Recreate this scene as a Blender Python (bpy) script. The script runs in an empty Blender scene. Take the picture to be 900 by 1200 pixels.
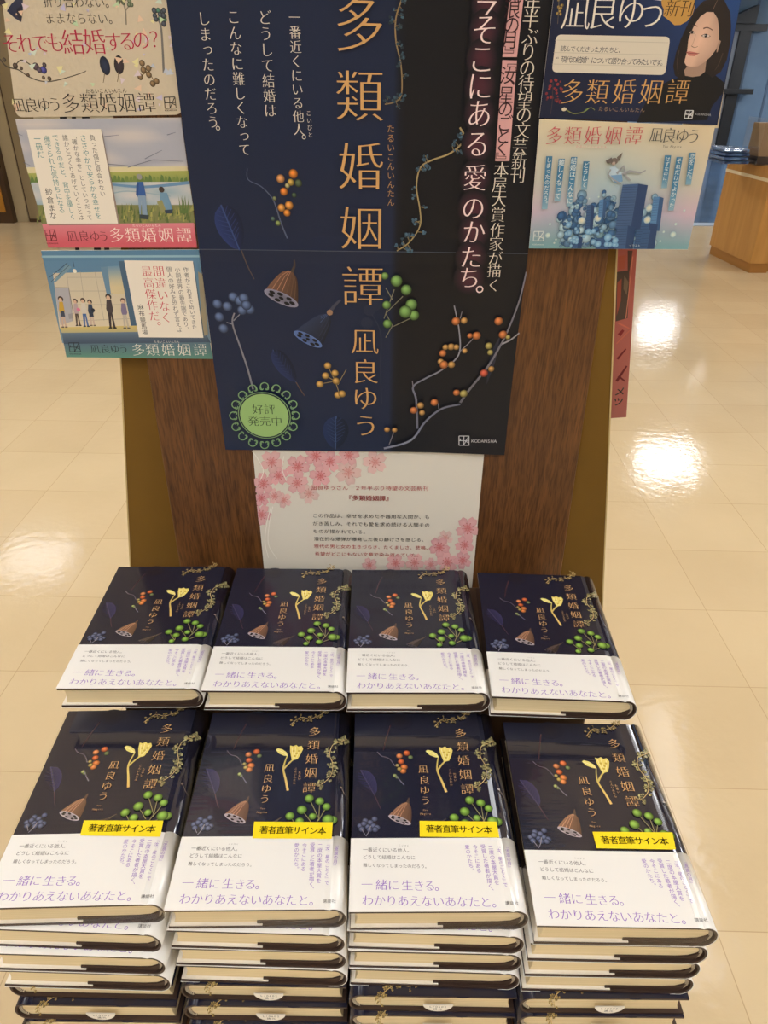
import bpy, math, random
from mathutils import Vector, Matrix
random.seed(7)
C = bpy.context.scene.collection
# ------------------------------------------------------------------ camera
FPX, PITCH, ROLL, YAW, EYE = 860.0, math.radians(30.909), math.radians(0.673), math.radians(0.06), 1.277
_fw = Vector((math.sin(YAW)*math.cos(PITCH), math.cos(YAW)*math.cos(PITCH), -math.sin(PITCH)))
_r = Vector((math.cos(YAW), -math.sin(YAW), 0)); _u = _r.cross(_fw)
CR = _r*math.cos(ROLL) + _u*math.sin(ROLL); CU = -_r*math.sin(ROLL) + _u*math.cos(ROLL)
EYEP = Vector((0, 0, EYE))
cd = bpy.data.cameras.new('camera'); cam = bpy.data.objects.new('camera', cd); C.objects.link(cam)
cd.sensor_fit = 'VERTICAL'; cd.sensor_height = 24; cd.lens = FPX/1200*24; cd.clip_start = 0.01
cam.matrix_world = Matrix(((CR.x, CU.x, -_fw.x, 0), (CR.y, CU.y, -_fw.y, 0), (CR.z, CU.z, -_fw.z, EYE), (0, 0, 0, 1)))
bpy.context.scene.camera = cam
# ------------------------------------------------------------------ world, exposure
S = bpy.context.scene
W = bpy.data.worlds.new('world'); S.world = W; W.use_nodes = True
W.node_tree.nodes['Background'].inputs[0].default_value = (1, .93, .82, 1)
W.node_tree.nodes['Background'].inputs[1].default_value = 0.3
S.view_settings.view_transform = 'Standard'; S.view_settings.look = 'None'
S.view_settings.gamma = 1; S.view_settings.use_curve_mapping = False
S.view_settings.exposure = 0.0
LAMP_POWER = 21.5
CEIL = 2.5
LAMP_COLOUR = (.955, .985, 1.03, 1)

# ------------------------------------------------------------------ measuring helpers (points on real planes)
def ray(px, py): return _fw + CR*((px-450)/FPX) + CU*((600-py)/FPX)
def on_z(px, py, z):
    d = ray(px, py); return EYEP + d*((z-EYE)/d.z)
def on_y(px, py, y):
    d = ray(px, py); return EYEP + d*(y/d.y)
# the front board of the stand: leans a little to the viewer
LEAN = .0691; Z0 = .929; Y0 = .712
UPV = Vector((0, -LEAN, 1)).normalized(); NRM = Vector((0, -1, -LEAN)).normalized()
BO = Vector((0, Y0, Z0))
def bd(px, py, off=0.0):
    o = BO + NRM*off; d = ray(px, py); t = (o-EYEP).dot(NRM)/d.dot(NRM); p = EYEP + d*t
    return (p.x, (p-BO).dot(UPV))
def board3(u, v, h): return BO + Vector((u, 0, 0)) + UPV*v + NRM*h

# ------------------------------------------------------------------ object helpers
def lin(c):
    r = []
    for k in c[:3]:
        k = k/255.0; r.append(k/12.92 if k <= .04045 else ((k+.055)/1.055)**2.4)
    return tuple(r)+(1.0,)
def empty(name, label=None, cat=None, loc=(0, 0, 0), rz=0, group=None):
    o = bpy.data.objects.new(name, None); C.objects.link(o); o.location = loc; o.rotation_euler = (0, 0, rz); o.empty_display_size = .05
    return tag(o, label, cat, group)
def tag(o, label=None, cat=None, group=None, kind=None):
    if label: o['label'] = label
    if cat: o['category'] = cat
    if group: o['group'] = group
    if kind: o['kind'] = kind
    return o
def link(name, me, parent=None):
    o = bpy.data.objects.new(name, me); C.objects.link(o)
    if parent: o.parent = parent
    return o
class MB:
    def __init__(s): s.V = []; s.F = []; s.M = []
    def add(s, V, F, m=0):
        b = len(s.V); s.V += [tuple(v) for v in V]; s.F += [tuple(b+i for i in f) for f in F]; s.M += [m]*len(F)
    def box(s, x0, x1, y0, y1, z0, z1, m=0):
        s.add([(x0,y0,z0),(x1,y0,z0),(x1,y1,z0),(x0,y1,z0),(x0,y0,z1),(x1,y0,z1),(x1,y1,z1),(x0,y1,z1)],
              [(0,3,2,1),(4,5,6,7),(0,1,5,4),(1,2,6,5),(2,3,7,6),(3,0,4,7)], m)
    def prism(s, base, vec, m=0):
        n = len(base); vec = Vector(vec); V = [Vector(b) for b in base]; V += [b+vec for b in V]
        s.add(V, [tuple(range(n))[::-1], tuple(range(n, 2*n))] + [(i, (i+1) % n, n+(i+1) % n, n+i) for i in range(n)], m)
    def tube(s, pts, r, n=10, m=0):
        pts = [Vector(p) for p in pts]; V = []; F = []
        for i, p in enumerate(pts):
            t = (pts[min(i+1, len(pts)-1)] - pts[max(i-1, 0)]).normalized()
            a = t.cross(Vector((0, 0, 1)) if abs(t.z) < .9 else Vector((1, 0, 0))).normalized(); b = t.cross(a)
            for k in range(n):
                w = 2*math.pi*k/n; V.append(p + a*r*math.cos(w) + b*r*math.sin(w))
        for i in range(len(pts)-1):
            for k in range(n): F.append((i*n+k, i*n+(k+1) % n, (i+1)*n+(k+1) % n, (i+1)*n+k))
        F.append(tuple(range(n))[::-1]); F.append(tuple((len(pts)-1)*n+k for k in range(n)))
        s.add(V, F, m)
    def mesh(s, name, mats, smooth=False):
        me = bpy.data.meshes.new(name); me.from_pydata(s.V, [], s.F)
        for m in (mats if isinstance(mats, (list, tuple)) else [mats]): me.materials.append(m)
        for p, k in zip(me.polygons, s.M): p.material_index = k; p.use_smooth = smooth
        me.update(); return me
    def build(s, name, mats, parent=None, smooth=False, bevel=0):
        o = link(name, s.mesh(name, mats, smooth), parent)
        if bevel:
            b = o.modifiers.new('bevel', 'BEVEL'); b.width = bevel; b.segments = 2; b.limit_method = 'ANGLE'
        return o

# ------------------------------------------------------------------ materials
def mat(name, col, rough=.5, spec=.5, metal=0, coat=0, coat_rough=.05):
    m = bpy.data.materials.new(name); m.use_nodes = True; b = m.node_tree.nodes['Principled BSDF']
    b.inputs['Base Color'].default_value = lin(col); b.inputs['Roughness'].default_value = rough
    b.inputs['Specular IOR Level'].default_value = spec; b.inputs['Metallic'].default_value = metal
    b.inputs['Coat Weight'].default_value = coat; b.inputs['Coat Roughness'].default_value = coat_rough
    return m
def nt(m): return m.node_tree.nodes, m.node_tree.links, m.node_tree.nodes['Principled BSDF']
def noise_bump(m, scale, strength, dist=.001, stretch=(1, 1, 1)):
    N, L, b = nt(m); tc = N.new('ShaderNodeTexCoord'); mp = N.new('ShaderNodeMapping'); mp.inputs['Scale'].default_value = stretch
    n = N.new('ShaderNodeTexNoise'); n.inputs['Scale'].default_value = scale; n.inputs['Detail'].default_value = 3
    bp = N.new('ShaderNodeBump'); bp.inputs['Strength'].default_value = strength; bp.inputs['Distance'].default_value = dist
    L.new(tc.outputs['Object'], mp.inputs[0]); L.new(mp.outputs[0], n.inputs['Vector']); L.new(n.outputs[0], bp.inputs['Height']); L.new(bp.outputs[0], b.inputs['Normal'])
    return m
def two_tone(m, c1, c2, scale, stretch, detail=4, lo=.35, hi=.65):
    N, L, b = nt(m); tc = N.new('ShaderNodeTexCoord'); mp = N.new('ShaderNodeMapping'); mp.inputs['Scale'].default_value = stretch
    n = N.new('ShaderNodeTexNoise'); n.inputs['Scale'].default_value = scale; n.inputs['Detail'].default_value = detail
    cr = N.new('ShaderNodeValToRGB'); cr.color_ramp.elements[0].position = lo; cr.color_ramp.elements[1].position = hi
    cr.color_ramp.elements[0].color = lin(c1); cr.color_ramp.elements[1].color = lin(c2)
    L.new(tc.outputs['Object'], mp.inputs[0]); L.new(mp.outputs[0], n.inputs['Vector']); L.new(n.outputs[0], cr.inputs[0]); L.new(cr.outputs[0], b.inputs['Base Color'])
    return m
def ink_mat(name, rough, spec=.5, coat=0, bump=0, bscale=12):
    m = mat(name, (255, 255, 255), rough, spec, 0, coat)
    N, L, b = nt(m); a = N.new('ShaderNodeAttribute'); a.attribute_name = 'ink'; L.new(a.outputs['Color'], b.inputs['Base Color'])
    if bump: noise_bump(m, bscale, bump, .002)
    return m
INK_POSTER = ink_mat('poster_print', .34, .32, 0, .12, 14)
INK_CARD = ink_mat('card_print', .45, .35)
INK_GLITTER = ink_mat('glitter_card_print', .35, .5, 0, .25, 260)
INK_PAPER = ink_mat('paper_print', .55, .3, .25, .15, 10)
INK_JACKET = ink_mat('jacket_print', .16, .5)
INK_BAND = ink_mat('band_print', .4, .35)
INK_PLAIN = ink_mat('label_print', .5, .3)

# floor tiles: 0.3 m vinyl, polished
FLOOR = mat('polished_vinyl_tile', (226, 200, 152), .12, .35)
N, L, b = nt(FLOOR)
tc = N.new('ShaderNodeTexCoord'); mp = N.new('ShaderNodeMapping'); mp.inputs['Rotation'].default_value = (0, 0, .0159)
mp.inputs['Location'].default_value = (-.8773, -2.2342, 0)
br = N.new('ShaderNodeTexBrick'); br.offset = 0; br.squash = 1
for k, v in (('Scale', 1), ('Mortar Size', .0010), ('Mortar Smooth', .3), ('Brick Width', .3), ('Row Height', .3), ('Bias', 0)): br.inputs[k].default_value = v
br.inputs['Color1'].default_value = lin((208, 187, 150)); br.inputs['Color2'].default_value = lin((203, 181, 144)); br.inputs['Mortar'].default_value = lin((180, 155, 119))
nz = N.new('ShaderNodeTexNoise'); nz.inputs['Scale'].default_value = 3.0; nz.inputs['Detail'].default_value = 5
mx = N.new('ShaderNodeMix'); mx.data_type = 'RGBA'; mx.blend_type = 'MULTIPLY'
cr = N.new('ShaderNodeValToRGB'); cr.color_ramp.elements[0].position = .3; cr.color_ramp.elements[0].color = (.95, .945, .935, 1); cr.color_ramp.elements[1].color = (1, 1, 1, 1); cr.color_ramp.elements[1].position = .6
mx.inputs[0].default_value = 1
L.new(tc.outputs['Object'], mp.inputs[0]); L.new(mp.outputs[0], br.inputs['Vector']); L.new(tc.outputs['Object'], nz.inputs['Vector']); L.new(nz.outputs[0], cr.inputs[0])
L.new(br.outputs['Color'], mx.inputs[6]); L.new(cr.outputs[0], mx.inputs[7]); L.new(mx.outputs[2], b.inputs['Base Color'])
mr = N.new('ShaderNodeMapRange'); mr.inputs[1].default_value = .3; mr.inputs[2].default_value = .7; mr.inputs[3].default_value = .06; mr.inputs[4].default_value = .13
L.new(nz.outputs[0], mr.inputs[0]); L.new(mr.outputs[0], b.inputs['Roughness'])
n2 = N.new('ShaderNodeTexNoise'); n2.inputs['Scale'].default_value = 34; n2.inputs['Detail'].default_value = 3
bp = N.new('ShaderNodeBump'); bp.inputs['Strength'].default_value = .22; bp.inputs['Distance'].default_value = .003
L.new(tc.outputs['Object'], n2.inputs['Vector']); L.new(n2.outputs[0], bp.inputs['Height']); L.new(bp.outputs[0], b.inputs['Normal'])

WOOD = two_tone(mat('dark_walnut_veneer', (90, 55, 25), .42, .4), (82, 51, 25), (110, 71, 36), 9, (16, 16, .45), 5, .3, .7)
N, L, b = nt(WOOD); src = b.inputs['Base Color'].links[0].from_socket; tc = N.new('ShaderNodeTexCoord'); mp = N.new('ShaderNodeMapping'); mp.inputs['Scale'].default_value = (620, 620, 26)
nz = N.new('ShaderNodeTexNoise'); nz.inputs['Scale'].default_value = 1; nz.inputs['Detail'].default_value = 2; cr = N.new('ShaderNodeValToRGB')
cr.color_ramp.elements[0].position = .36; cr.color_ramp.elements[0].color = (.62, .6, .58, 1); cr.color_ramp.elements[1].position = .56; cr.color_ramp.elements[1].color = (1.06, 1.06, 1.06, 1)
mx = N.new('ShaderNodeMix'); mx.data_type = 'RGBA'; mx.blend_type = 'MULTIPLY'; mx.inputs[0].default_value = 1
L.new(tc.outputs['Object'], mp.inputs[0]); L.new(mp.outputs[0], nz.inputs['Vector']); L.new(nz.outputs[0], cr.inputs[0]); L.new(src, mx.inputs[6]); L.new(cr.outputs[0], mx.inputs[7]); L.new(mx.outputs[2], b.inputs['Base Color'])
OLIVE = two_tone(mat('olive_brown_board', (112, 82, 22), .6, .3), (108, 78, 20), (118, 86, 26), 5, (1, 1, 1))
OLIVE_EDGE = mat('pale_board_edge', (196, 172, 120), .5)
OAK = two_tone(mat('honey_oak_laminate', (190, 135, 62), .4, .4), (184, 134, 70), (196, 146, 80), 4, (5, 5, .5))
OAK_DARK = mat('oak_plinth', (168, 116, 54), .45)
CREAM = mat('cream_stripe', (236, 222, 190), .5)
WALLM = mat('cream_wall_paint', (226, 214, 190), .8, .2)
CEILM = mat('white_ceiling_paint', (236, 230, 220), .9, .1)
BLUEM = two_tone(mat('grey_blue_wall_panel', (110, 134, 158), .45, .4), (104, 128, 152), (116, 140, 163), 2, (1, 1, 1))
BLUED = mat('dark_blue_door_panel', (60, 84, 116), .25, .5)
BLACK = mat('black_metal', (22, 22, 25), .4, .5)
GREYM = mat('grey_panel', (120, 122, 128), .4, .5)
TAN = mat('tan_shelf_panel', (146, 131, 102), .5, .3)
TANL = mat('pale_shelf_edge', (178, 163, 132), .5, .3)
BROWN = mat('dark_brown_trim', (66, 44, 24), .45)
AMBER = mat('amber_panel', (176, 120, 36), .4)
CREAMPAPER = mat('cream_paper', (226, 210, 180), .6, .3)
JACKET = mat('navy_gloss_jacket', (29, 30, 47), .15, .55); noise_bump(JACKET, 16, .05, .001)
BOARD = mat('dark_brown_board', (58, 42, 34), .5, .3)
BAND = mat('white_paper_band', (229, 227, 222), .35, .4)
FLAP = mat('white_flap', (226, 218, 204), .6)
PAGES = mat('page_edges', (226, 206, 164), .7, .2)
N, L, b = nt(PAGES); tc = N.new('ShaderNodeTexCoord'); mp = N.new('ShaderNodeMapping'); mp.inputs['Scale'].default_value = (1.5, 1.5, 1500)
nz = N.new('ShaderNodeTexNoise'); nz.inputs['Scale'].default_value = 1; nz.inputs['Detail'].default_value = 2
cr = N.new('ShaderNodeValToRGB'); cr.color_ramp.elements[0].color = lin((208, 186, 142)); cr.color_ramp.elements[1].color = lin((232, 214, 174))
cr.color_ramp.elements[0].position = .3; cr.color_ramp.elements[1].position = .7
L.new(tc.outputs['Object'], mp.inputs[0]); L.new(mp.outputs[0], nz.inputs['Vector']); L.new(nz.outputs[0], cr.inputs[0]); L.new(cr.outputs[0], b.inputs['Base Color'])
HEADB = mat('headband_cloth', (120, 100, 84), .8)
N, L, b = nt(HEADB); tc = N.new('ShaderNodeTexCoord'); wv = N.new('ShaderNodeTexWave'); wv.bands_direction = 'Z'; wv.inputs['Scale'].default_value = 300
cr = N.new('ShaderNodeValToRGB'); cr.color_ramp.elements[0].color = lin((60, 46, 38)); cr.color_ramp.elements[1].color = lin((214, 200, 176))
L.new(tc.outputs['Object'], wv.inputs['Vector']); L.new(wv.outputs[0], cr.inputs[0]); L.new(cr.outputs[0], b.inputs['Base Color'])
def film(name, rough, bump, scale, stretch, ior=1.45):
    m = bpy.data.materials.new(name); m.use_nodes = True; N = m.node_tree.nodes; L = m.node_tree.links; N.clear()
    out = N.new('ShaderNodeOutputMaterial'); mix = N.new('ShaderNodeMixShader'); tr = N.new('ShaderNodeBsdfTransparent'); gl = N.new('ShaderNodeBsdfGlossy')
    lw = N.new('ShaderNodeLayerWeight'); lw.inputs[0].default_value = .5; gl.inputs['Roughness'].default_value = rough
    pw = N.new('ShaderNodeMath'); pw.operation = 'POWER'; pw.inputs[1].default_value = 5; fr = N.new('ShaderNodeMath'); fr.operation = 'MULTIPLY_ADD'
    r0 = ((ior-1)/(ior+1))**2; fr.inputs[1].default_value = 1-r0; fr.inputs[2].default_value = r0; L.new(lw.outputs['Facing'], pw.inputs[0]); L.new(pw.outputs[0], fr.inputs[0])
    tc = N.new('ShaderNodeTexCoord'); mp = N.new('ShaderNodeMapping'); mp.inputs['Scale'].default_value = (14, 210, 1); mp.inputs['Rotation'].default_value = (0, 0, stretch)
    nz = N.new('ShaderNodeTexNoise'); nz.inputs['Scale'].default_value = 1; nz.inputs['Detail'].default_value = 0
    big = N.new('ShaderNodeTexNoise'); big.inputs['Scale'].default_value = scale; big.inputs['Detail'].default_value = 1
    msk = N.new('ShaderNodeTexNoise'); msk.inputs['Scale'].default_value = scale*1.3; msk.noise_dimensions = '4D'; msk.inputs['W'].default_value = 3.1; msk.inputs['Detail'].default_value = 0
    rm = N.new('ShaderNodeMapRange'); rm.inputs[1].default_value = .55; rm.inputs[2].default_value = .68; mm_ = N.new('ShaderNodeMath'); mm_.operation = 'MULTIPLY'
    ad = N.new('ShaderNodeMath'); ad.operation = 'MULTIPLY_ADD'; ad.inputs[1].default_value = .22
    bp = N.new('ShaderNodeBump'); bp.inputs['Strength'].default_value = bump; bp.inputs['Distance'].default_value = .002
    L.new(tc.outputs['Object'], mp.inputs[0]); L.new(mp.outputs[0], nz.inputs['Vector']); L.new(tc.outputs['Object'], big.inputs['Vector']); L.new(tc.outputs['Object'], msk.inputs['Vector'])
    L.new(msk.outputs[0], rm.inputs[0]); L.new(rm.outputs[0], mm_.inputs[0]); L.new(nz.outputs[0], mm_.inputs[1]); L.new(mm_.outputs[0], ad.inputs[0]); L.new(big.outputs[0], ad.inputs[2]); L.new(ad.outputs[0], bp.inputs['Height'])
    L.new(bp.outputs[0], gl.inputs['Normal']); L.new(bp.outputs[0], lw.inputs['Normal'])
    L.new(fr.outputs[0], mix.inputs[0]); L.new(tr.outputs[0], mix.inputs[1]); L.new(gl.outputs[0], mix.inputs[2]); L.new(mix.outputs[0], out.inputs[0])
    return m
FILM = film('clear_shrink_film', .07, .55, 13, .35)
ACRYLIC = film('clear_acrylic', .05, .0, 5, 0)
BAG = film('clear_plastic_bag', .12, 1.0, 30, .6, 1.6)
LAMP = bpy.data.materials.new('lamp_diffuser'); LAMP.use_nodes = True
_e = LAMP.node_tree.nodes['Principled BSDF']; _e.inputs['Base Color'].default_value = (.8, .8, .8, 1)
_e.inputs['Emission Color'].default_value = LAMP_COLOUR; _e.inputs['Emission Strength'].default_value = LAMP_POWER

# ------------------------------------------------------------------ glyph outlines of the writing (built-in typeface)
_tc = bpy.data.curves.new('glyph', 'FONT'); _to = bpy.data.objects.new('glyph', _tc); C.objects.link(_to); _tc.resolution_u = 3
GL = {}; MISS = []
STYLE = {'m': (.004, .018), 'g': (0, 0), 'b': (0, 0), 't': (.012, .012), 's': (.004, .017)}   # inset of upright and level strokes
def glyph(ch, st):
    k = (ch, st)
    if k in GL: return GL[k]
    if ch in ' \u3000': GL[k] = ([], []); return GL[k]
    _tc.body = ch; bpy.context.view_layer.update(); dg = bpy.context.evaluated_depsgraph_get()
    tx, ty = (0, 0) if ch in '「」『』、。' else STYLE[st]; c2 = _to.evaluated_get(dg).to_curve(dg); loops = []
    for sp in c2.splines:
        q = sp.bezier_points; pts = []; n = len(q)
        for i in range(n):
            a, b_ = q[i], q[(i+1) % n]; p0, p1, p2, p3 = a.co.xy, a.handle_right.xy, b_.handle_left.xy, b_.co.xy
            ln = (p3-p0).length or 1e-9; flat = max(abs((p1-p0).cross(p3-p0)), abs((p2-p0).cross(p3-p0)))/ln
            m_ = 1 if flat < .003 else (2 if flat < .02 else 4)
            for k in range(m_):
                t = k/m_; pts.append(p0*(1-t)**3+p1*3*t*(1-t)**2+p2*3*t*t*(1-t)+p3*t**3)
        pts = [p for i, p in enumerate(pts) if (p-pts[i-1]).length > 1e-4]
        if len(pts) > 2: loops.append(pts)
    _to.evaluated_get(dg).to_curve_clear()
    area = lambda P_: sum(P_[i-1].cross(P_[i]) for i in range(len(P_)))
    sg = 1 if area(max(loops, key=lambda P_: abs(area(P_)))) > 0 else -1
    me = _to.evaluated_get(dg).to_mesh(); plain = ([(v.co.x-.5, v.co.y-.36) for v in me.vertices], [tuple(p.vertices) for p in me.polygons]); _to.evaluated_get(dg).to_mesh_clear()
    V, F = plain
    if st == 'b':
        V, F = [], []
        for sx_, sy_ in ((-.012, -.006), (.012, .006), (-.012, .006), (.012, -.006)): k0 = len(V); V += [(x+sx_, y+sy_) for x, y in plain[0]]; F += [tuple(k0+i for i in f) for f in plain[1]]
    for kk in ((1, .6, .3) if tx or ty else ()):
        off = []
        for pts in loops:
            n = len(pts); out = []
            for i in range(n):
                d0 = (pts[i]-pts[i-1]).normalized(); d1 = (pts[(i+1) % n]-pts[i]).normalized(); nn = Vector((-d0.y-d1.y, d0.x+d1.x))*sg
                if nn.length < 1e-3: nn = Vector((0, 0))
                else: nn.normalize(); nn = nn/max(.6, nn.dot(Vector((-d0.y, d0.x))*sg))
                out.append(Vector((pts[i].x+nn.x*tx*kk, pts[i].y+nn.y*ty*kk)))
            off.append(out)
        c3_ = bpy.data.curves.new('outline', 'CURVE'); c3_.dimensions = '2D'; c3_.fill_mode = 'FRONT'
        for pts in off:
            sp = c3_.splines.new('POLY'); sp.points.add(len(pts)-1); sp.use_cyclic_u = True
            for i, p in enumerate(pts): sp.points[i].co = (p.x, p.y, 0, 1)
        o2 = bpy.data.objects.new('outline', c3_); C.objects.link(o2); bpy.context.view_layer.update(); e = o2.evaluated_get(bpy.context.evaluated_depsgraph_get()); me = e.to_mesh()
        V2 = [(v.co.x-.5, v.co.y-.36) for v in me.vertices]; F2 = [tuple(p.vertices) for p in me.polygons]; got = sum(p.area for p in me.polygons)
        e.to_mesh_clear(); bpy.data.objects.remove(o2); bpy.data.curves.remove(c3_)
        if abs(got-abs(sum(area(P_) for P_ in off))/2) < .012*got: V, F = V2, F2; break
    else:
        if tx or ty: MISS.append((ch, st))
    if ord(ch) < 0x2000 and V:
        xs = [v[0] for v in V]; m_ = (min(xs)+max(xs))/2; V = [(x-m_, y) for x, y in V]
    GL[k] = (V, F); return GL[k]

def smooth(pts, n=6):
    out = []
    for i in range(len(pts)-1):
        p0 = pts[max(i-1, 0)]; p1 = pts[i]; p2 = pts[i+1]; p3 = pts[min(i+2, len(pts)-1)]
        for k in range(n):
            t = k/n
            out.append(tuple(.5*((2*p1[j]) + (-p0[j]+p2[j])*t + (2*p0[j]-5*p1[j]+4*p2[j]-p3[j])*t*t + (-p0[j]+3*p1[j]-3*p2[j]+p3[j])*t**3) for j in (0, 1)))
    out.append(tuple(pts[-1])); return out
def mixc(a, b, t): return tuple(a[i]+(b[i]-a[i])*t for i in range(3))
def sc(c, k): return tuple(min(255, max(0, x*k)) for x in c)

class Print:
    """A printed sheet: coloured shapes in the sheet's own metres (u right, v up), a hair above each other."""
    def __init__(s, to3d, conv=None, h0=.0, step=2e-6):
        s.f = to3d; s.cv = conv or (lambda x, y: (x, y)); s.V = []; s.F = []; s.Cc = []; s.M = []; s.h = h0; s.step = step; s.clip = None
    def up(s, k=1): s.h += s.step*k
    def raw(s, pts, faces, cols, h=None, m=0):
        if h is None: s.up(); h = s.h
        b = len(s.V); s.V += [s.f(p[0], p[1], h) for p in pts]
        if isinstance(cols[0], (int, float)): cols = [cols]*len(pts)
        for f in faces:
            s.F.append(tuple(b+i for i in f)); s.Cc.append([lin(cols[i]) for i in f]); s.M.append(m)
    def solid(s, V3, faces, col, m=0):
        b = len(s.V); s.V += [Vector(v) for v in V3]
        for f in faces: s.F.append(tuple(b+i for i in f)); s.Cc.append([lin(col)]*len(f)); s.M.append(m)
    # -- all of the following take points in the measured frame and convert
    def P(s, q): return s.cv(q[0], q[1])
    def poly(s, pts, col): q = [s.P(p) for p in pts]; s.raw(q, [tuple(range(len(q)))], col)
    def grid(s, q4, nx, ny, col):
        """q4: corners TL TR BR BL; col(s,t) with t from the top"""
        a, b_, c, d = [s.P(p) for p in q4]; pts = []; cols = []
        for j in range(ny+1):
            for i in range(nx+1):
                x, y = i/nx, j/ny
                pts.append(tuple((a[k]*(1-x)+b_[k]*x)*(1-y) + (d[k]*(1-x)+c[k]*x)*y for k in (0, 1))); cols.append(col(x, y) if callable(col) else col)
        s.raw(pts, [(j*(nx+1)+i, (j+1)*(nx+1)+i, (j+1)*(nx+1)+i+1, j*(nx+1)+i+1) for j in range(ny) for i in range(nx)], cols)
    def card(s, q4, thick, nx, ny, col, edge=(230, 226, 216), rnd=0):
        """the sheet's own body: printed face, edges and back"""
        h1 = s.h; a, b_, c, d = [s.P(p) for p in q4]
        if rnd:
            outl = []
            for (p0, p1, p2) in ((d, a, b_), (a, b_, c), (b_, c, d), (c, d, a)):
                p0, p1, p2 = Vector(p0), Vector(p1), Vector(p2); e0 = p1+(p0-p1).normalized()*rnd; e1 = p1+(p2-p1).normalized()*rnd
                for k in range(7):
                    t = k/6; outl.append(tuple(e0*(1-t)**2 + p1*2*t*(1-t) + e1*t*t))
            n = len(outl); s.raw(outl, [tuple(range(n))[::-1]], col(.5, .5) if callable(col) else col, h1)
            ring = outl
        else:
            s.h -= s.step; s.grid(q4, nx, ny, col); ring = []
            for (p, q, m) in ((a, b_, nx), (b_, c, ny), (c, d, nx), (d, a, ny)):
                ring += [tuple(p[k]+(q[k]-p[k])*i/m for k in (0, 1)) for i in range(m)]
        n = len(ring); V3 = [s.f(p[0], p[1], h1) for p in ring]+[s.f(p[0], p[1], h1-thick) for p in ring]
        s.solid(V3, [(i, (i+1) % n, n+(i+1) % n, n+i) for i in range(n)] + [tuple(range(n, 2*n))], edge)
        s.h = h1+6e-5
    def disc(s, c, r, col, n=16, col2=None, rings=1, hi=None, ry=None, rot=0):
        """r in measured units; col centre -> col2 edge; hi moves the bright centre"""
        o = s.P(c); ux = s.P((c[0]+1, c[1])); k = math.hypot(ux[0]-o[0], ux[1]-o[1]); R = r*k; RY = (ry*k if ry else R); col2 = col2 or col
        hx, hy = (hi or (0, 0)); pts = [(o[0]+hx*R, o[1]+hy*R)]; cols = [col]; ca, sa = math.cos(rot), math.sin(rot); F = []
        for g in range(1, rings+1):
            t = g/rings
            for i in range(n):
                w = 2*math.pi*i/n; x, y = math.cos(w)*R*t, math.sin(w)*RY*t
                pts.append((o[0]+x*ca-y*sa+hx*R*(1-t), o[1]+x*sa+y*ca+hy*R*(1-t))); cols.append(mixc(col, col2, t*t))
        for i in range(n): F.append((0, 1+i, 1+(i+1) % n))
        for g in range(1, rings):
            for i in range(n):
                a = 1+(g-1)*n; F.append((a+i, a+n+i, a+n+(i+1) % n, a+(i+1) % n))
        s.raw(pts, F, cols)
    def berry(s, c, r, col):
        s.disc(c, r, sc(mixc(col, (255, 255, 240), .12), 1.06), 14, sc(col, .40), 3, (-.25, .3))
    def stroke(s, pts, w0, w1, col, col2=None, sm=True):
        q = [s.P(p) for p in (smooth(pts) if sm and len(pts) > 2 else pts)]; o = s.P(pts[0]); ux = s.P((pts[0][0]+1, pts[0][1])); k = math.hypot(ux[0]-o[0], ux[1]-o[1])
        V = []; cols = []; n = len(q)
        for i in range(n):
            a = q[max(i-1, 0)]; b_ = q[min(i+1, n-1)]; dx, dy = b_[0]-a[0], b_[1]-a[1]; l = math.hypot(dx, dy) or 1
            w = (w0+(w1-w0)*i/max(1, n-1))*k/2; V += [(q[i][0]-dy/l*w, q[i][1]+dx/l*w), (q[i][0]+dy/l*w, q[i][1]-dx/l*w)]
            c_ = mixc(col, col2 or col, i/max(1, n-1)); cols += [c_, c_]
        s.raw(V, [(2*i, 2*i+1, 2*i+3, 2*i+2) for i in range(n-1)], cols)
    def leaf(s, a, b_, w, col, vein, skew=.45):
        A, B = Vector(a), Vector(b_); d = B-A; nrm = Vector((-d.y, d.x)).normalized(); L_, R_ = [], []
        for i in range(11):
            t = i/10; ww = w/2*math.sin(math.pi*t**.8)**.62 if 0 < t < 1 else 0
            L_.append(tuple(A+d*t+nrm*ww)); R_.append(tuple(A+d*t-nrm*ww))
        q = [s.P(p) for p in L_+R_]; n = 11; mid = [tuple(s.P(tuple(A+d*(i/10)))) for i in range(n)]
        s.raw([*q[:n], *mid], [(i, i+1, n+i+1, n+i) for i in range(n-1)], [sc(col, 1.15)]*n+[sc(col, .9)]*n)
        s.raw([*q[n:], *mid], [(i, n+i, n+i+1, i+1) for i in range(n-1)], [sc(col, .6)]*n+[sc(col, .8)]*n)
        s.stroke([a, b_], w*.06, w*.05, vein, sm=False)
        for i in range(2, 9):
            t = i/10; m_ = A+d*t; e = A+d*max(0, t-.14); ww = w*.36*math.sin(math.pi*t)
            s.stroke([tuple(m_), tuple(e+nrm*ww)], w*.03, w*.02, mixc(col, vein, .5), sm=False)
            s.stroke([tuple(m_), tuple(e-nrm*ww)], w*.03, w*.02, mixc(col, vein, .35), sm=False)
    def pod(s, apex, ra, rb, col, rim):
        """lotus pod: apex, and the two ends of its flat rim"""
        A, Ra, Rb = Vector(apex), Vector(ra), Vector(rb); Lf, Rt = [], []
        for i in range(9):
            t = i/8; k = .16+.84*(t**.55); m_ = A+((Ra+Rb)/2-A)*t; h = (Rb-Ra)/2*k
            Lf.append(tuple(m_-h)); Rt.append(tuple(m_+h))
        n = 9; cols = [sc(col, .9)]*n+[sc(col, .5)]*n; q = [s.P(p) for p in Lf+Rt]
        s.raw(q, [(i, i+1, n+i+1, n+i) for i in range(n-1)], cols)
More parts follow.
